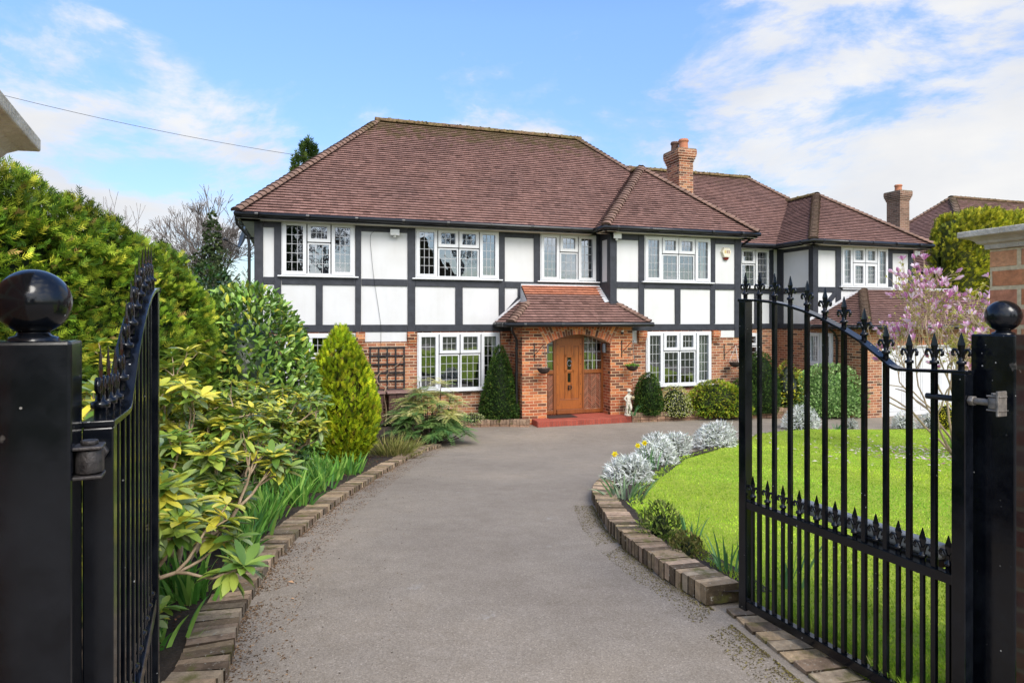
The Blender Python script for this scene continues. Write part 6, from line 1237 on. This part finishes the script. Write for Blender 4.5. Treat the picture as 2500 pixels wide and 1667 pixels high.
# terracotta pot, doormat
t = thing('terracotta_pot', 'terracotta pot standing by the brick garage pier', 'plant pot', wl(6.82, -1.75, -.13), TH); m_ = MB(); m_.lathe([(0, 0), (.12, 0), (.165, .3), (.18, .3), (.185, .36), (.165, .36), (.15, .3)], 22); m_.build('pot', M['terracotta'], t)
m_ = MB(); T = Matrix.Translation(hw(-1.5, -.86, .152)) @ Matrix.Rotation(TH, 4, 'Z'); m_.box(-.38, .38, -.2, .22, 0, .014, T); tag(m_.build('doormat', M['wicker'], None, .004), 'dark mat lying in front of the wooden door', 'doormat')

# ------------------------------------------------------------------ the stone statue of a child
def statue():
    t = thing('garden_statue', 'pale stone statue of a child in a hat holding a basket on the porch step', 'statue', wl(.22, -1.22, .15), TH)
    MB().lathe([(0, 0), (.105, 0), (.11, .01), (.11, .035), (.09, .05), (0, .05)], 24).build('plinth', M['statue'], t)
    J = {'pel': ((0, 0, .33), .058), 'wst': ((0, 0, .40), .052), 'chs': ((0, -.005, .475), .056), 'nck': ((.004, 0, .525), .026), 'hd0': ((.008, -.006, .555), .034), 'hd1': ((.012, -.01, .60), .043), 'hd2': ((.012, -.006, .635), .03),
         'lh': ((-.035, 0, .30), .048), 'lk': ((-.045, -.012, .19), .034), 'la': ((-.045, .004, .075), .024), 'lt': ((-.05, -.05, .062), .022), 'rh': ((.035, 0, .30), .048), 'rk': ((.05, -.05, .2), .036), 'ra': ((.005, -.035, .09), .025), 'rt': ((0, -.075, .066), .02),
         'ls': ((-.062, 0, .50), .03), 'le': ((-.115, .01, .43), .024), 'lw': ((-.07, -.03, .375), .019), 'rs': ((.066, 0, .50), .03), 're': ((.105, -.01, .425), .025), 'rw': ((.075, -.075, .43), .02), 'rf': ((.045, -.09, .44), .016)}
    E_ = 'pel-wst wst-chs chs-nck nck-hd0 hd0-hd1 hd1-hd2 pel-lh lh-lk lk-la la-lt pel-rh rh-rk rk-ra ra-rt chs-ls ls-le le-lw chs-rs rs-re re-rw rw-rf'.split(); ks = list(J); me = bpy.data.meshes.new('figure'); me.from_pydata([J[k][0] for k in ks], [(ks.index(e.split('-')[0]), ks.index(e.split('-')[1])) for e in E_], []); me.materials.append(M['statue']); o = bpy.data.objects.new('figure', me); COL.objects.link(o); o.parent = t
    s = o.modifiers.new('skin', 'SKIN'); sv = me.skin_vertices[0].data
    for i, k in enumerate(ks): sv[i].radius = (J[k][1],) * 2
    sv[0].use_root = True; s.use_smooth_shade = True; u = o.modifiers.new('sub', 'SUBSURF'); u.levels = u.render_levels = 2
    MB().lathe([(.03, .0), (.078, -.004), (.082, .004), (.05, .014), (.046, .045), (.03, .058), (0, .06)], 22, (.012, -.004, .628)).build('hat', M['statue'], t)
    m_ = MB(); m_.lathe([(0, -.03), (.03, -.028), (.045, .02), (.05, .022), (.04, .024), (0, .04)], 16, (.075, -.1, .455)); [m_.lathe([(0, -.016), (.015, 0), (0, .016)], 8, (.075 + dx, -.1 + dy, .49 + dz)) for dx, dy, dz in ((0, 0, .01), (.025, .01, 0), (-.022, -.01, 0), (.01, -.025, .0), (-.01, .022, 0))]; m_.build('basket', M['statue_moss'], t)
    MB().lathe([(.062, .36), (.066, .375), (.058, .39)], 18, (0, 0, 0)).build('belt', M['statue'], t)
    m_ = MB(); m_.lathe([(.05, .04), (.045, .12), (.035, .2), (0, .24)], 12, (-.03, .05, 0)); m_.build('tree_stump', M['statue'], t)
    m_ = MB()
    for dx in (-.014, .014): m_.lathe([(0, -.005), (.005, 0), (0, .005)], 8, (.014 + dx, -.052, .602))
    m_.lathe([(0, -.008), (.006, 0), (0, .008)], 8, (.014, -.056, .59)); m_.build('face', M['statue'], t)
statue()
